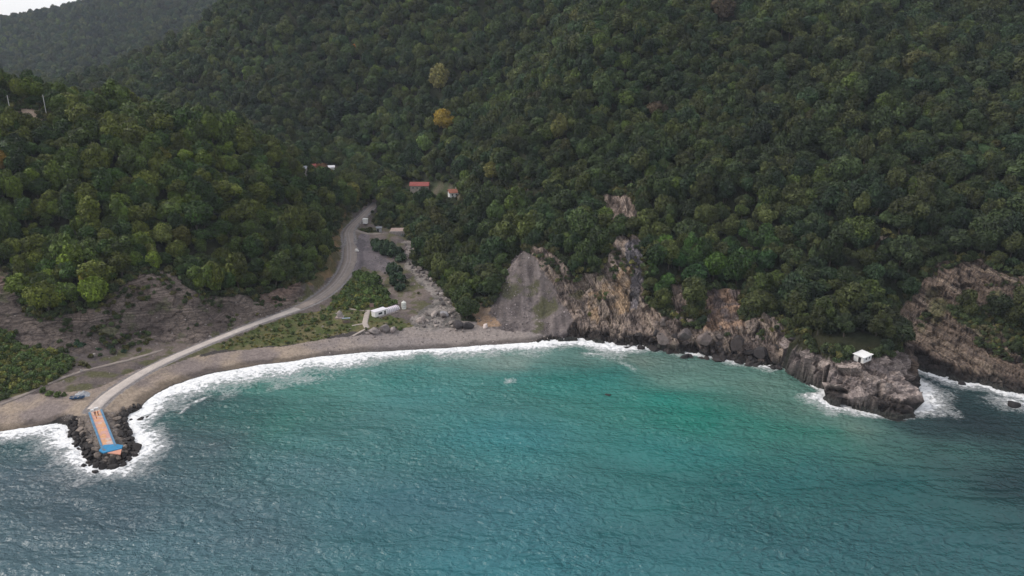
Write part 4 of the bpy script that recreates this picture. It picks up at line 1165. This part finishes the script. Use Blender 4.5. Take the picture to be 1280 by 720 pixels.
for a, b_, r_, lb, tn_ in ((921, 438, 4.6, "huge dark rounded boulder standing at the water below the reddish rock wall", (0.050, 0.040, 0.038)),
                      (882, 427, 3.2, "large grey brown slab boulder leaning on the shore rocks", (0.105, 0.083, 0.075)),
                      (857, 425, 3.2, "pale grey blocky boulder at the ivy slope's foot", (0.13, 0.108, 0.102)),
                      (830, 428, 3.0, "dark brown blocky boulder at the end of the surf", (0.07, 0.058, 0.054)),
                      (950, 446, 3.4, "black jagged boulder in the corner beside the headland", (0.035, 0.03, 0.03)),
                      (587, 411, 2.2, "large black boulder on the beach below the orange bank", (0.045, 0.04, 0.04)),
                      (572, 409, 2.4, "dark grey boulder at the grove's foot on the beach", (0.07, 0.06, 0.06)),
                      (607, 410, 1.7, "pale rounded boulder on the beach beside the orange bank", (0.33, 0.28, 0.26)),
                      (556, 395, 1.8, "blue grey boulder tucked under the grove trees", (0.20, 0.19, 0.20)),
                      (526, 403, 2.2, "largest pale flat boulder at the mouth of the stream bed", (0.36, 0.30, 0.27)),
                      (480, 415, 2.6, "big pale rock slab propping up the grass bank above the beach", (0.26, 0.225, 0.215)),
                      (467, 417, 2.2, "pale rock left of the big slab under the grass bank", (0.25, 0.215, 0.20)),
                      (492, 415, 2.2, "pale rock right of the big slab under the grass bank", (0.25, 0.21, 0.20)),
                      (446, 314, 1.15, "white round boulder on the grey gravel yard beside the road", (0.62, 0.58, 0.55)),
                      (116, 446, 0.9, "pale block lying on the slope below the layered cliff", (0.42, 0.37, 0.33)),
                      (102, 465, 0.9, "pale block beside the dirt track", (0.42, 0.37, 0.33))):
    q = at(a, b_); 
    boulder(q.x, q.y, r_, tn_, 0.3, label=lb)
for a, b_, r_, lb in ((856, 447, 1.9, "black sea rock in the foam off the ivy slope"), (968, 460, 2.2, "black sea rock just off the corner of the headland"), (1266, 506, 2.6, "black sea rock in the white water off the slanting cliff"),
                   (1201, 480, 1.6, "small dark rock awash below the slanting cliff"), (760, 494, 1.3, "dark rock barely awash out in the green bay"), (105, 583, 1.2, "black rock standing off the left tip of the pier mound"), (120, 590, 1.3, "wet black rock outermost off the pier mound's tip"), (154, 583, 1.2, "black rock off the right tip of the pier mound"),
                   (164, 525, 1.0, "small black rock in the foam right of the pier"), (176, 524, 1.3, "flat black rock in the foam right of the pier"), (186, 521, 1.0, "outer black rock in the foam right of the pier")):
    q = pt_z(a, b_)
    boulder(q[0], q[1], r_, (0.024, 0.021, 0.021), 0.55, 0.8, z=-0.2, label=lb, cat="rock", name="sea_rock")

# loose stones nobody could count: on the scree, the stream banks, the cliff feet and the shingle
lx, ly = jitter(-215, 215, 195, 430, 0.9)
lz = ground(lx, ly)
lsd = mask_at(SD, lx, ly); lr = R.uniform(0, 1, len(lx))
lm = (mask_at(z_scree, lx, ly) & (lr < 0.5)) | (mask_at(z_creek, lx, ly) & (lr < 0.35)) | (mask_at(z_beach & (PXg > 380), lx, ly) & (lr < 0.14)) | (mask_at(z_rip, lx, ly) & (lsd > 0.5) & (lr < 0.5)) | (mask_at(yard | z_bank, lx, ly) & (lr < 0.10)) | (mask_at(z_flat & ~z_beach, lx, ly) & (lr < 0.03)) | (mask_at(blur(rockw, 8), lx, ly) > 0.1) & (mask_at(rockw, lx, ly) < 0.5) & (lz < 9) & (lsd > 1) & (lr < 0.4)
lm &= mask_at(roadmask, lx, ly) > 0.4
for a, b, r_ in KEEPOUT: lm &= np.hypot(lx - a, ly - b) > r_ * 0.7
lx, ly, lz = lx[lm], ly[lm], lz[lm]
lt = np.where(mask_at(z_scree, lx, ly)[:, None], np.array([[0.17, 0.145, 0.142]]), np.array([[0.21, 0.18, 0.165]])) * np.exp(R.normal(0, 0.35, len(lx)))[:, None]
scatter_gn("loose_stones", np.stack([lx, ly, lz + 0.05], 1), R.uniform(0, 6.28, len(lx)), 0.14 + 0.34 * R.uniform(0, 1, len(lx)) ** 2.5, lt, R.integers(0, 10, len(lx)), ROCKS)

# ------------------------------------------------------------------ the pier
def deckpt(s, t, z):
    q = deckA + dv * s + dn * t
    return (q.x, q.y, z)
Ld = (deckB - deckA).length
pier = thing("pier", "narrow concrete pier painted orange and pink with blue edges and a blue arrowhead end", "pier", (deckA.x, deckA.y, 2.2))
tp = NT("painted_mosaic", 0.7, 0.3)
p = tp.pos()
vr = tp.add("ShaderNodeTexVoronoi"); tp.l.new(tp.mapping(p, (1, 1, 0.01), (0, 0, 0.9)), vr.inputs["Vector"]); vr.inputs["Scale"].default_value = 0.75
sx_ = tp.add("ShaderNodeSeparateColor"); tp.l.new(vr.outputs["Color"], sx_.inputs[0])
cA = tp.mix(tp.range(sx_.outputs[0], 0.4, 0.6), (0.55, 0.29, 0.16), (0.50, 0.27, 0.23))
cA = tp.mix(tp.range(sx_.outputs[1], 0.72, 0.78), cA, (0.50, 0.38, 0.32))
tp.color(tp.scale(cA, tp.range(tp.noise(p, 1.2, 5, 0.65), 0.3, 0.7, 0.8, 1.15)))
M_MOS = tp.m
M_BLUE = painted("blue_paint", (0.03, 0.20, 0.38), 0.6, 0.15, 1.0)
M_BLUE2 = painted("faded_blue_paint", (0.085, 0.185, 0.29), 0.7, 0.25, 0.8)
M_WHITE = painted("white_paint", (0.72, 0.70, 0.68), 0.6, 0.10, 1.0)
M_SALMON = painted("salmon_paint", (0.54, 0.26, 0.18), 0.65, 0.15, 1.0)
M_CONCR = painted("raw_concrete", (0.36, 0.33, 0.30), 0.9, 0.2, 0.8)
hw = 1.95
inv = Matrix.Translation((-deckA.x, -deckA.y, -2.2))
def local(pts): return [tuple(Vector(q) + Vector((-deckA.x, -deckA.y, -2.2))) for q in pts]
def slab(name, st_pts, z0, z1, mat):
    m_ = MB()
    lo = [deckpt(s, t, z0) for s, t in st_pts]; hi = [deckpt(s, t, z1) for s, t in st_pts]
    m_.loft([local(lo), local(hi)])
    return m_.build(name, mat, pier)
slab("slab", [(-1, -hw), (Ld, -hw), (Ld, hw), (-1, hw)], 0.6, 2.55, M_CONCR)
slab("deck", [(0, -hw + 0.55), (Ld - 0.4, -hw + 0.55), (Ld - 0.4, hw - 0.55), (0, hw - 0.55)], 2.55, 2.60, M_MOS)
for sg in (-1, 1):
    slab("edge", [(0, sg * (hw - 0.55)), (Ld - 0.4, sg * (hw - 0.55)), (Ld - 0.4, sg * (hw + 0.05)), (0, sg * (hw + 0.05))], 2.2, 2.78, M_BLUE2)
def dst(px_, py_, z=2.6):
    q = Vector((*pt_z(px_, py_, z)[:2], 0)) - deckA
    return q.dot(dv), q.dot(dn)
bl = [dst(123.5, 563.5), dst(130, 556.5), dst(145, 555.5), dst(154, 557), dst(152, 561), dst(129, 566.5)]
ap = [dst(134, 566), dst(152, 561.3), dst(150.5, 568)]
slab("arrowhead", bl, 2.4, 2.75, M_BLUE)
slab("end_wedge", ap, 2.35, 2.62, M_SALMON)

# a concrete barrier with a bar at the pier head
q = deckpt(-1.6, 0, 0); zg = float(road_l[0, 2])
bar = thing("barrier", "low white concrete barrier blocks with a bar across the pier head", "barrier", (q[0], q[1], zg), math.atan2(dn.y, dn.x))
MB().box((-0.5, 0, 0.45), (1.3, 0.7, 0.9), bevel=0.12).build("block", M_WHITE, bar)
MB().box((0.8, 0.5, 0.4), (1.2, 0.7, 0.8), bevel=0.12).build("block", M_WHITE, bar)
MB().cyl((-2.6, -0.1, 0.6), (2.6, 0.9, 0.8), 0.06).build("rail", painted("grey_rail", (0.30, 0.29, 0.29), 0.5), bar)

# two people on the pier
def skinned(name, edges, joints, mat, parent):
    me_ = bpy.data.meshes.new(name)
    me_.from_pydata([j[0] for j in joints], edges, [])
    me_.materials.append(mat)
    o = link(name, me_, parent)
    md = o.modifiers.new("skin", 'SKIN'); md.use_smooth_shade = True
    for i, j in enumerate(joints):
        me_.skin_vertices[0].data[i].radius = j[1] if isinstance(j[1], tuple) else (j[1], j[1])
    me_.skin_vertices[0].data[0].use_root = True
    o.modifiers.new("sub", 'SUBSURF').levels = 1
    o.modifiers["sub"].render_levels = 1
    return o
M_SKIN = painted("skin", (0.42, 0.26, 0.19), 0.6, 0.05)
M_HAIR = painted("dark_hair", (0.02, 0.016, 0.014), 0.7, 0.1)
def person(x, y, z, rz, top, legs, label, sc_=1.0):
    e = thing("person", label, "person", (x, y, z), rz, "people on the pier")
    e.scale = (sc_,) * 3
    J = [((0, 0, 0.94), (0.15, 0.10)), ((0, 0, 1.15), (0.14, 0.10)), ((0, 0, 1.38), (0.17, 0.10)), ((0, 0.01, 1.50), 0.055), ((0, 0.0, 1.56), 0.07), ((0, -0.01, 1.66), (0.085, 0.105)), ((0, 0, 1.75), 0.06)]
    E = [(0, 1), (1, 2), (2, 3), (3, 4), (4, 5), (5, 6)]
    for s in (-1, 1):
        b0 = len(J)
        J += [((s * 0.20, 0, 1.40), 0.055), ((s * 0.25, 0.03, 1.13), 0.043), ((s * 0.27, -0.05, 0.88), 0.032), ((s * 0.27, -0.08, 0.78), (0.022, 0.042)), ((s * 0.265, -0.10, 0.71), 0.018)]
        E += [(2, b0), (b0, b0 + 1), (b0 + 1, b0 + 2), (b0 + 2, b0 + 3), (b0 + 3, b0 + 4)]
        b1 = len(J)
        J += [((s * 0.09, 0, 0.84), 0.09), ((s * 0.10, -0.02, 0.48), 0.062), ((s * 0.10, 0.02, 0.10), 0.042), ((s * 0.10, -0.13, 0.035), 0.035)]
        E += [(0, b1), (b1, b1 + 1), (b1 + 1, b1 + 2), (b1 + 2, b1 + 3)]
    skinned("body", E, J, M_SKIN, e)
    skinned("jacket", [(0, 1), (1, 2), (2, 3), (2, 4), (4, 5), (5, 6), (2, 7), (7, 8), (8, 9)],
            [((0, 0, 0.90), (0.18, 0.13)), ((0, 0, 1.15), (0.165, 0.125)), ((0, 0, 1.38), (0.19, 0.125)), ((0, 0, 1.46), 0.08), ((0.21, 0, 1.39), 0.075), ((0.255, 0.03, 1.13), 0.06), ((0.27, -0.04, 0.90), 0.047),
             ((-0.21, 0, 1.39), 0.075), ((-0.255, 0.03, 1.13), 0.06), ((-0.27, -0.04, 0.90), 0.047)], top, e)
    skinned("trousers", [(0, 1), (1, 2), (2, 3), (0, 4), (4, 5), (5, 6)], [((0, 0, 0.94), (0.165, 0.115)), ((0.09, 0, 0.82), 0.105), ((0.10, -0.02, 0.48), 0.078), ((0.10, 0.02, 0.12), 0.062), ((-0.09, 0, 0.82), 0.105), ((-0.10, -0.02, 0.48), 0.078), ((-0.10, 0.02, 0.12), 0.062)], legs, e)
    skinned("hair", [(0, 1)], [((0, 0.03, 1.70), (0.095, 0.10)), ((0, 0.02, 1.765), 0.07)], M_HAIR, e)
    return e
M_RED = painted("red_cloth", (0.35, 0.03, 0.035), 0.85); M_DKRED = painted("maroon_cloth", (0.16, 0.02, 0.03), 0.85); M_DARK = painted("dark_cloth", (0.03, 0.025, 0.04), 0.85); M_PALE = painted("grey_cloth", (0.3, 0.28, 0.28), 0.85)
s0, t0 = dst(119.2, 519.5); qa = deckpt(s0, t0, 2.6)
person(*qa, 0.4, M_DKRED, M_DARK, "person in dark maroon jacket standing on the pier head")
s0, t0 = dst(123, 519); qb = deckpt(s0, t0, 2.6)
person(*qb, -0.5, M_RED, M_DARK, "person in bright red jacket standing on the pier head")
s0, t0 = dst(120.8, 523.5); qc = deckpt(s0, t0, 2.6)
person(*qc, 2.6, M_PALE, M_RED, "smaller person in grey top and red trousers nearer the sea on the pier", 0.72)

# blue boat hauled out on the shingle, a heap of grey tarpaulin behind it
q = at(97, 499.5)
boat = thing("rowing_boat", "small blue wooden boat hauled out on the shingle left of the pier", "boat", (q.x, q.y, q.z + 0.02), 0.15)
def hull(scale_in=1.0, z_add=0.0):
    rings = []
    for x, w_, zb, zt in ((-2.3, 0.55, 0.15, 0.95), (-1.5, 0.85, 0.05, 0.9), (-0.3, 0.95, 0.0, 0.88), (0.9, 0.85, 0.03, 0.95), (1.8, 0.5, 0.15, 1.1), (2.4, 0.08, 0.5, 1.3)):
        w_ *= scale_in
        rings.append([(x, -w_, zt), (x, -w_ * 0.8, (zb + zt) * 0.45), (x, -w_ * 0.25, zb + z_add), (x, w_ * 0.25, zb + z_add), (x, w_ * 0.8, (zb + zt) * 0.45), (x, w_, zt)])
    return rings
hm = MB()
rings = hull()
rows = [[hm.b.verts.new(p_) for p_ in r_] for r_ in rings]
for a, b in zip(rows, rows[1:]):
    for i in range(5): hm.b.faces.new((a[i], a[i + 1], b[i + 1], b[i]))
hm.b.faces.new(rows[0])
ho = hm.build("hull", painted("boat_blue", (0.035, 0.085, 0.17), 0.6, 0.3), boat)
sm = ho.modifiers.new("thick", 'SOLIDIFY'); sm.thickness = 0.06
for x in (-1.2, 0.2, 1.2): MB().box((x, 0, 0.65), (0.25, 1.6, 0.05)).build("thwart", painted("boat_wood", (0.30, 0.25, 0.20), 0.8), boat)
MB().cyl((-2.3, -0.58, 0.97), (2.3, -0.15, 1.28), 0.045).build("gunwale", M_WHITE, boat)
q = at(103, 494)
tarp = MB()
gxs = np.linspace(-2.4, 2.4, 19); gys = np.linspace(-1.7, 1.7, 15)
vv = [[None] * 15 for _ in gxs]
for i, x in enumerate(gxs):
    for j, y in enumerate(gys):
        rr_ = min(1, math.hypot(x / 2.4, y / 1.7))
        hgt_ = 1.5 * (1 - rr_ ** 2) ** 0.6 * (0.8 + 0.35 * math.sin(x * 2.1 + y) * math.cos(y * 2.7)) if rr_ < 1 else 0
        vv[i][j] = tarp.b.verts.new((x, y, hgt_ - 0.05))
for i in range(18):
    for j in range(14): tarp.b.faces.new((vv[i][j], vv[i + 1][j], vv[i + 1][j + 1], vv[i][j + 1]))
to = tarp.build("tarpaulin_heap", painted("grey_tarpaulin", (0.36, 0.36, 0.37), 0.6, 0.3, 1.2), None, label="heap of gear under pale grey tarpaulin behind the blue boat", category="tarpaulin")
to.location = (q.x, q.y, q.z); to.rotation_euler = (0, 0, 0.35)

# ------------------------------------------------------------------ buildings
M_GLASS = NT("dark_glass", 0.12, 0.5).color((0.015, 0.02, 0.03)).m
M_DOOR = painted("dark_doorway", (0.03, 0.026, 0.025), 0.8)
M_TILE = painted("clay_roof", (0.27, 0.075, 0.065), 0.8, 0.2, 1.0)
M_RUST = painted("orange_roof", (0.30, 0.12, 0.08), 0.8, 0.2, 1.0)
M_WALL = painted("cream_render", (0.42, 0.37, 0.31), 0.9, 0.15, 0.8)
M_LILAC = painted("lilac_panel", (0.50, 0.42, 0.50), 0.7, 0.12, 1.0)
M_STONE = painted("rubble_stone", (0.28, 0.24, 0.22), 0.9, 0.35, 1.6, bumpd=0.1)
M_GREY = painted("grey_sheet", (0.22, 0.23, 0.25), 0.7, 0.2)
M_WOOD = painted("weathered_wood", (0.16, 0.12, 0.10), 0.9, 0.25)
# hut on the headland
hz = float(ground(hut_p.x, hut_p.y))
hut = thing("hut", "small white flat roofed hut standing on the bare rock headland", "hut", (hut_p.x, hut_p.y, hz), 0.62)
for sx in (-2.4, 0.0, 2.4):
    for sy in (-1.6, 1.6): MB().cyl((sx, sy, -2.2), (sx, sy, 1.0), 0.14).build("post", M_WOOD, hut)
MB().box((0, 0, 1.08), (5.5, 3.9, 0.16)).build("floor", M_WOOD, hut)
MB().box((0, 0, 2.28), (5.2, 3.6, 2.24)).build("wall", M_WHITE, hut)
MB().box((0, 0, 3.5), (6.0, 4.4, 0.16), rx=0.06, bevel=0.03).build("roof", painted("white_roof", (0.78, 0.76, 0.74), 0.6, 0.08), hut)
d_ = MB().box((-2.62, -0.4, 2.1), (0.06, 0.95, 1.85)).build("door", M_DOOR, hut)
for x in (-0.9, 1.2):
    w_ = MB().box((x, -1.815, 2.45), (0.75, 0.05, 0.7)).build("window", M_WOOD, hut)
    MB().box((x, -1.85, 2.45), (0.6, 0.04, 0.55)).build("pane", M_GLASS, w_)
# white cafe by the stream
q0, q1 = at(471.5, 395), at(495, 387)
ca = math.atan2(q1.y - q0.y, q1.x - q0.x)
Lc = (q1 - q0).length + 2.2
cafe = thing("kiosk", "long low white kiosk with one dark window and lilac ribs near the stream", "kiosk", (q0.x, q0.y, min(q0.z, q1.z) - 0.1), ca)
cafe.scale = (1.0, 0.9, 0.88)
def vault(x0, x1, w_, h_, k=9, taper=1.0, zf=0.0):
    rings = []
    for x, f_ in ((x0, 1.0), (x1, taper)):
        prof = [(x, -w_ * f_, zf), (x, -w_ * f_, h_ * 0.55 * f_)] + [(x, -w_ * f_ * math.cos(i * math.pi / k), (h_ * 0.55 + h_ * 0.45 * math.sin(i * math.pi / k)) * f_) for i in range(1, k)] + [(x, w_ * f_, h_ * 0.55 * f_), (x, w_ * f_, zf)]
        rings.append(prof)
    return rings
MB().box((1.2, 0, 1.4), (6.4, 3.2, 2.8), bevel=0.15).build("wall", M_WHITE, cafe)
MB().box((1.2, 0.1, 2.9), (6.8, 3.5, 0.18), rx=0.05, bevel=0.05).build("roof", painted("pale_roof", (0.66, 0.63, 0.66), 0.6, 0.1), cafe)
w_ = MB().box((0.7, -1.63, 1.55), (2.2, 0.08, 1.15)).build("window", M_WHITE, cafe)
MB().box((0.7, -1.68, 1.55), (2.0, 0.05, 0.98)).build("pane", M_GLASS, w_)
MB().box((3.2, -1.63, 1.2), (0.8, 0.07, 2.0)).build("door", M_DOOR, cafe)
MB().loft(vault(4.4, Lc - 1.5, 1.55, 2.6, taper=0.92)).build("vault", M_WHITE, cafe)
x = 4.7
while x < Lc - 1.6:
    MB().loft(vault(x, x + 0.34, 1.60, 2.66)).build("rib", M_LILAC, cafe); x += 0.95
MB().loft([[((Lc - 1.5) + 1.3 * math.sin(a_), -1.45 * math.cos(a_) * math.cos(t_), 2.3 * math.cos(a_) * max(0, math.sin(t_))) for t_ in [i * math.pi / 10 for i in range(11)]] for a_ in (0, 0.5, 1.0, 1.4)]).build("end_dome", M_WHITE, cafe, smooth=True)
MB().box((4.5, -3.0, 0.25), (11.0, 0.45, 0.7)).build("terrace_wall", M_STONE, cafe)
# white tank
q = at(505, 386)
tank = thing("water_tank", "upright white plastic tank beside the end of the white kiosk", "tank", (q.x, q.y, q.z - 0.1))
MB().cyl((0, 0, 0), (0, 0, 3.0), 1.05, 1.05, 20).cyl((0, 0, 3.0), (0, 0, 3.4), 1.05, 0.4, 20).build("body", painted("tank_white", (0.60, 0.60, 0.55), 0.5, 0.2, 0.8), tank, smooth=False)
MB().cyl((0, 0, 3.4), (0, 0, 3.58), 0.36, 0.33, 14).build("lid", M_WHITE, tank)
MB().cyl((0, 0, 0.9), (0, 0, 1.0), 1.08, 1.08, 20).cyl((0, 0, 1.9), (0, 0, 2.0), 1.08, 1.08, 20).build("band", M_GREY, tank)
# white booth by the gravel road
q = at(457, 281)
bo = thing("booth", "small white booth on posts beside the bend of the gravel road", "booth", (q.x, q.y, q.z), -0.1)
for sx in (-1.1, 1.1):
    for sy in (-0.8, 0.8): MB().cyl((sx, sy, -0.6), (sx, sy, 0.8), 0.09).build("post", M_WOOD, bo)
MB().box((0, 0, 2.1), (2.6, 2.0, 2.6), bevel=0.04).build("wall", M_WHITE, bo)
MB().box((0, 0, 3.5), (3.0, 2.4, 0.14), rx=0.05).build("roof", M_WHITE, bo)
MB().box((-0.3, -1.02, 1.0), (3.4, 0.9, 0.1)).build("deck", M_WHITE, bo)
# grey shed on the terrace
q = at(474, 290)
sh = thing("shed", "small grey shed with a dark opening on the stone terrace", "shed", (q.x, q.y, q.z - 0.05), 0.1)
MB().box((0, 0, 1.35), (3.0, 2.4, 2.7)).build("wall", painted("grey_render", (0.34, 0.33, 0.33), 0.9), sh)
MB().box((0, 0, 2.8), (3.5, 2.9, 0.16), rx=0.06).build("roof", M_GREY, sh)
MB().box((-0.6, -1.22, 1.1), (1.2, 0.06, 2.0)).build("opening", M_DOOR, sh)
# terrace wall
q = at(497, 294)
tw_ = thing("retaining_wall", "stone retaining wall with a rubble top holding the terrace above the stream", "wall", (q.x, q.y, q.z - 0.7), 0.05)
MB().box((0, 0, 0.9), (9.0, 0.8, 4.2), bevel=0.06).build("wall", M_STONE, tw_)
MB().box((0.5, 4.4, 2.75), (9.5, 7.6, 0.5), bevel=0.1).build("terrace_top", painted("rubble_top", (0.30, 0.22, 0.19), 0.9, 0.35, 1.2, bumpd=0.1), tw_)
MB().box((3.0, -0.45, 0.3), (2.4, 0.12, 2.6)).build("culvert_panel", M_GREY, tw_)

def house(name, label, cat, px_, py_, L, Wd, h_, rz, wallm, roofm, yv=None, windows=3, pitch=1.6, chimney=False, lift=0.0):
    q = at(px_, py_)
    e = thing(name, label, cat, (q.x, q.y, q.z - 0.2 + lift), rz)
    MB().loft([[(x, -Wd / 2, -2.5), (x, -Wd / 2, h_), (x, 0, h_ + pitch), (x, Wd / 2, h_), (x, Wd / 2, -2.5)] for x in (-L / 2, L / 2)]).build("wall", wallm, e)
    o_ = 0.5; sl = pitch / (Wd / 2)
    rf = MB()
    for s in (-1, 1):
        rf.loft([[(x, 0, h_ + pitch + 0.05), (x, s * (Wd / 2 + o_), h_ - sl * o_ + 0.05), (x, s * (Wd / 2 + o_), h_ - sl * o_ + 0.2), (x, 0, h_ + pitch + 0.2)] for x in (-L / 2 - o_, L / 2 + o_)])
    ro = rf.build("roof", roofm, e)
    if chimney: MB().box((L * 0.28, 0.6, h_ + pitch + 0.5), (0.7, 0.7, 1.4)).build("chimney", M_STONE, ro)
    for k in range(windows):
        x = -L / 2 + L * (k + 0.75) / (windows + 0.5)
        w_ = MB().box((x, -Wd / 2 - 0.03, h_ * 0.55), (1.1, 0.08, 1.2)).build("window", M_WHITE, e)
        MB().box((x, -Wd / 2 - 0.08, h_ * 0.55), (0.9, 0.05, 1.0)).build("pane", M_GLASS, w_)
    MB().box((L / 2 - 0.9, -Wd / 2 - 0.04, 1.0), (0.95, 0.07, 2.0)).build("door", M_DOOR, e)
    return e
house("house", "long low house with a faded red roof in the wooded valley", "house", 525, 240, 12.5, 6.0, 3.4, -0.03, M_WALL, M_TILE, windows=4, pitch=1.9, lift=1.6)
house("house", "small house with an orange roof right of the long red roofed house", "house", 567, 246, 6.0, 4.5, 3.2, 0.3, M_WHITE, M_RUST, windows=2, chimney=True, lift=0.0)
house("cottage", "small white cottage with violet grey front beside the rust brown tree", "house", 414, 216, 4.6, 4.0, 3.6, 0.2, M_WHITE, painted("pale_sheet_roof", (0.60, 0.58, 0.60), 0.6), windows=1, pitch=0.9, lift=0.6)
house("house", "half hidden house with a red gable left of the rust brown tree", "house", 391, 217, 4.5, 4.5, 3.0, 0.7, M_WALL, M_TILE, windows=1, lift=1.5)
house("barn", "low grey sheet roofed barn at the edge of the left hill's trees", "barn", 375, 221, 8.0, 5.0, 2.6, 0.1, M_STONE, M_GREY, windows=1, pitch=1.0, lift=2.5)

# dome-shaped stone monument, blue-grey stall, brown signboard by the path
q = at(425, 397)
mo = thing("monument", "round grey stone monument standing left of the path", "monument", (q.x, q.y, q.z))
rings = []
for z, r_ in ((-0.4, 1.6), (0.0, 1.55), (0.5, 1.3), (1.6, 1.25), (2.4, 1.0), (3.0, 0.55), (3.25, 0.1)):
    rings.append([(r_ * math.cos(a_ * 0.524) * (1 + 0.06 * math.sin(a_ * 2.3 + z * 3)), 0.8 * r_ * math.sin(a_ * 0.524) * (1 + 0.06 * math.cos(a_ * 3.1 + z * 2)), z) for a_ in range(12)])
MB().loft(rings).build("stone", M_STONE, mo)
MB().box((0, 0, 0.1), (3.6, 3.0, 0.5), bevel=0.08).build("plinth", painted("pinkish_stone", (0.30, 0.24, 0.225), 0.9, 0.3), mo)
q = at(433, 403)
stl = thing("stall", "small stall under a blue grey sheet beside the stone monument", "stall", (q.x, q.y, q.z), 0.2)
MB().box((0, 0, 1.75), (3.4, 2.2, 0.1), rx=-0.16).build("canopy", painted("blue_grey_sheet", (0.22, 0.26, 0.31), 0.7, 0.25), stl)
for sx in (-1.5, 1.5):
    for sy in (-0.9, 0.9): MB().cyl((sx, sy, -0.4), (sx, sy, 1.7 - sy * 0.16), 0.06).build("post", M_WOOD, stl)
MB().box((0, -0.6, 0.5), (2.6, 0.7, 0.9)).build("counter", M_WOOD, stl)
q = at(465, 388)
sg_ = thing("signboard", "tall brown wooden signboard at the top of the path left of the kiosk", "sign", (q.x, q.y, q.z), 0.1)
for sx in (-0.7, 0.7): MB().cyl((sx, 0, -0.4), (sx, 0, 3.4), 0.1).build("post", M_WOOD, sg_)
MB().box((0, -0.06, 2.3), (1.8, 0.1, 1.9), bevel=0.02).build("board", painted("brown_board", (0.20, 0.13, 0.11), 0.85, 0.3), sg_)
# masts on the left hill
for (a, b_, h_, lb) in ((16, 146, 13, "thin pale utility pole rising from the trees at the bare sandy patch"), (59, 140, 11, "pale bare pole above the trees right of the sandy patch")):
    q = at(a, b_ + 8)
    m_ = thing("utility_pole", lb, "pole", (q.x, q.y, q.z), 0.3)
    MB().cyl((0, 0, -1), (0, 0, h_), 0.22, 0.14, 8).build("shaft", painted("pale_pole", (0.45, 0.44, 0.42), 0.8), m_)
    MB().box((0, 0, h_ - 0.8), (2.0, 0.16, 0.16)).build("crossarm", M_WOOD, m_)

# ------------------------------------------------------------------ haze
hz_m = bpy.data.materials.new("air_haze"); hz_m.use_nodes = True
nt = hz_m.node_tree
for nd in list(nt.nodes):
    if nd.type != 'OUTPUT_MATERIAL': nt.nodes.remove(nd)
pv = nt.nodes.new("ShaderNodeVolumePrincipled")
pv.inputs["Color"].default_value = (0.76, 0.84, 1.0, 1)
pv.inputs["Density"].default_value = 0.00007
pv.inputs["Anisotropy"].default_value = 0.0
nt.links.new(pv.outputs[0], [nd for nd in nt.nodes if nd.type == 'OUTPUT_MATERIAL'][0].inputs["Volume"])
zt = max(float(VZ.max()), CAM_H) + 25
hb = MB().box((0, 520, (zt - 9.0) / 2), (4200, 3000, zt + 9.0)).build("haze", hz_m, kind="stuff")
print("trees", NT_, "solo", len(solo), "zmax", zt, "ctrl", len(C), "verts", len(V))
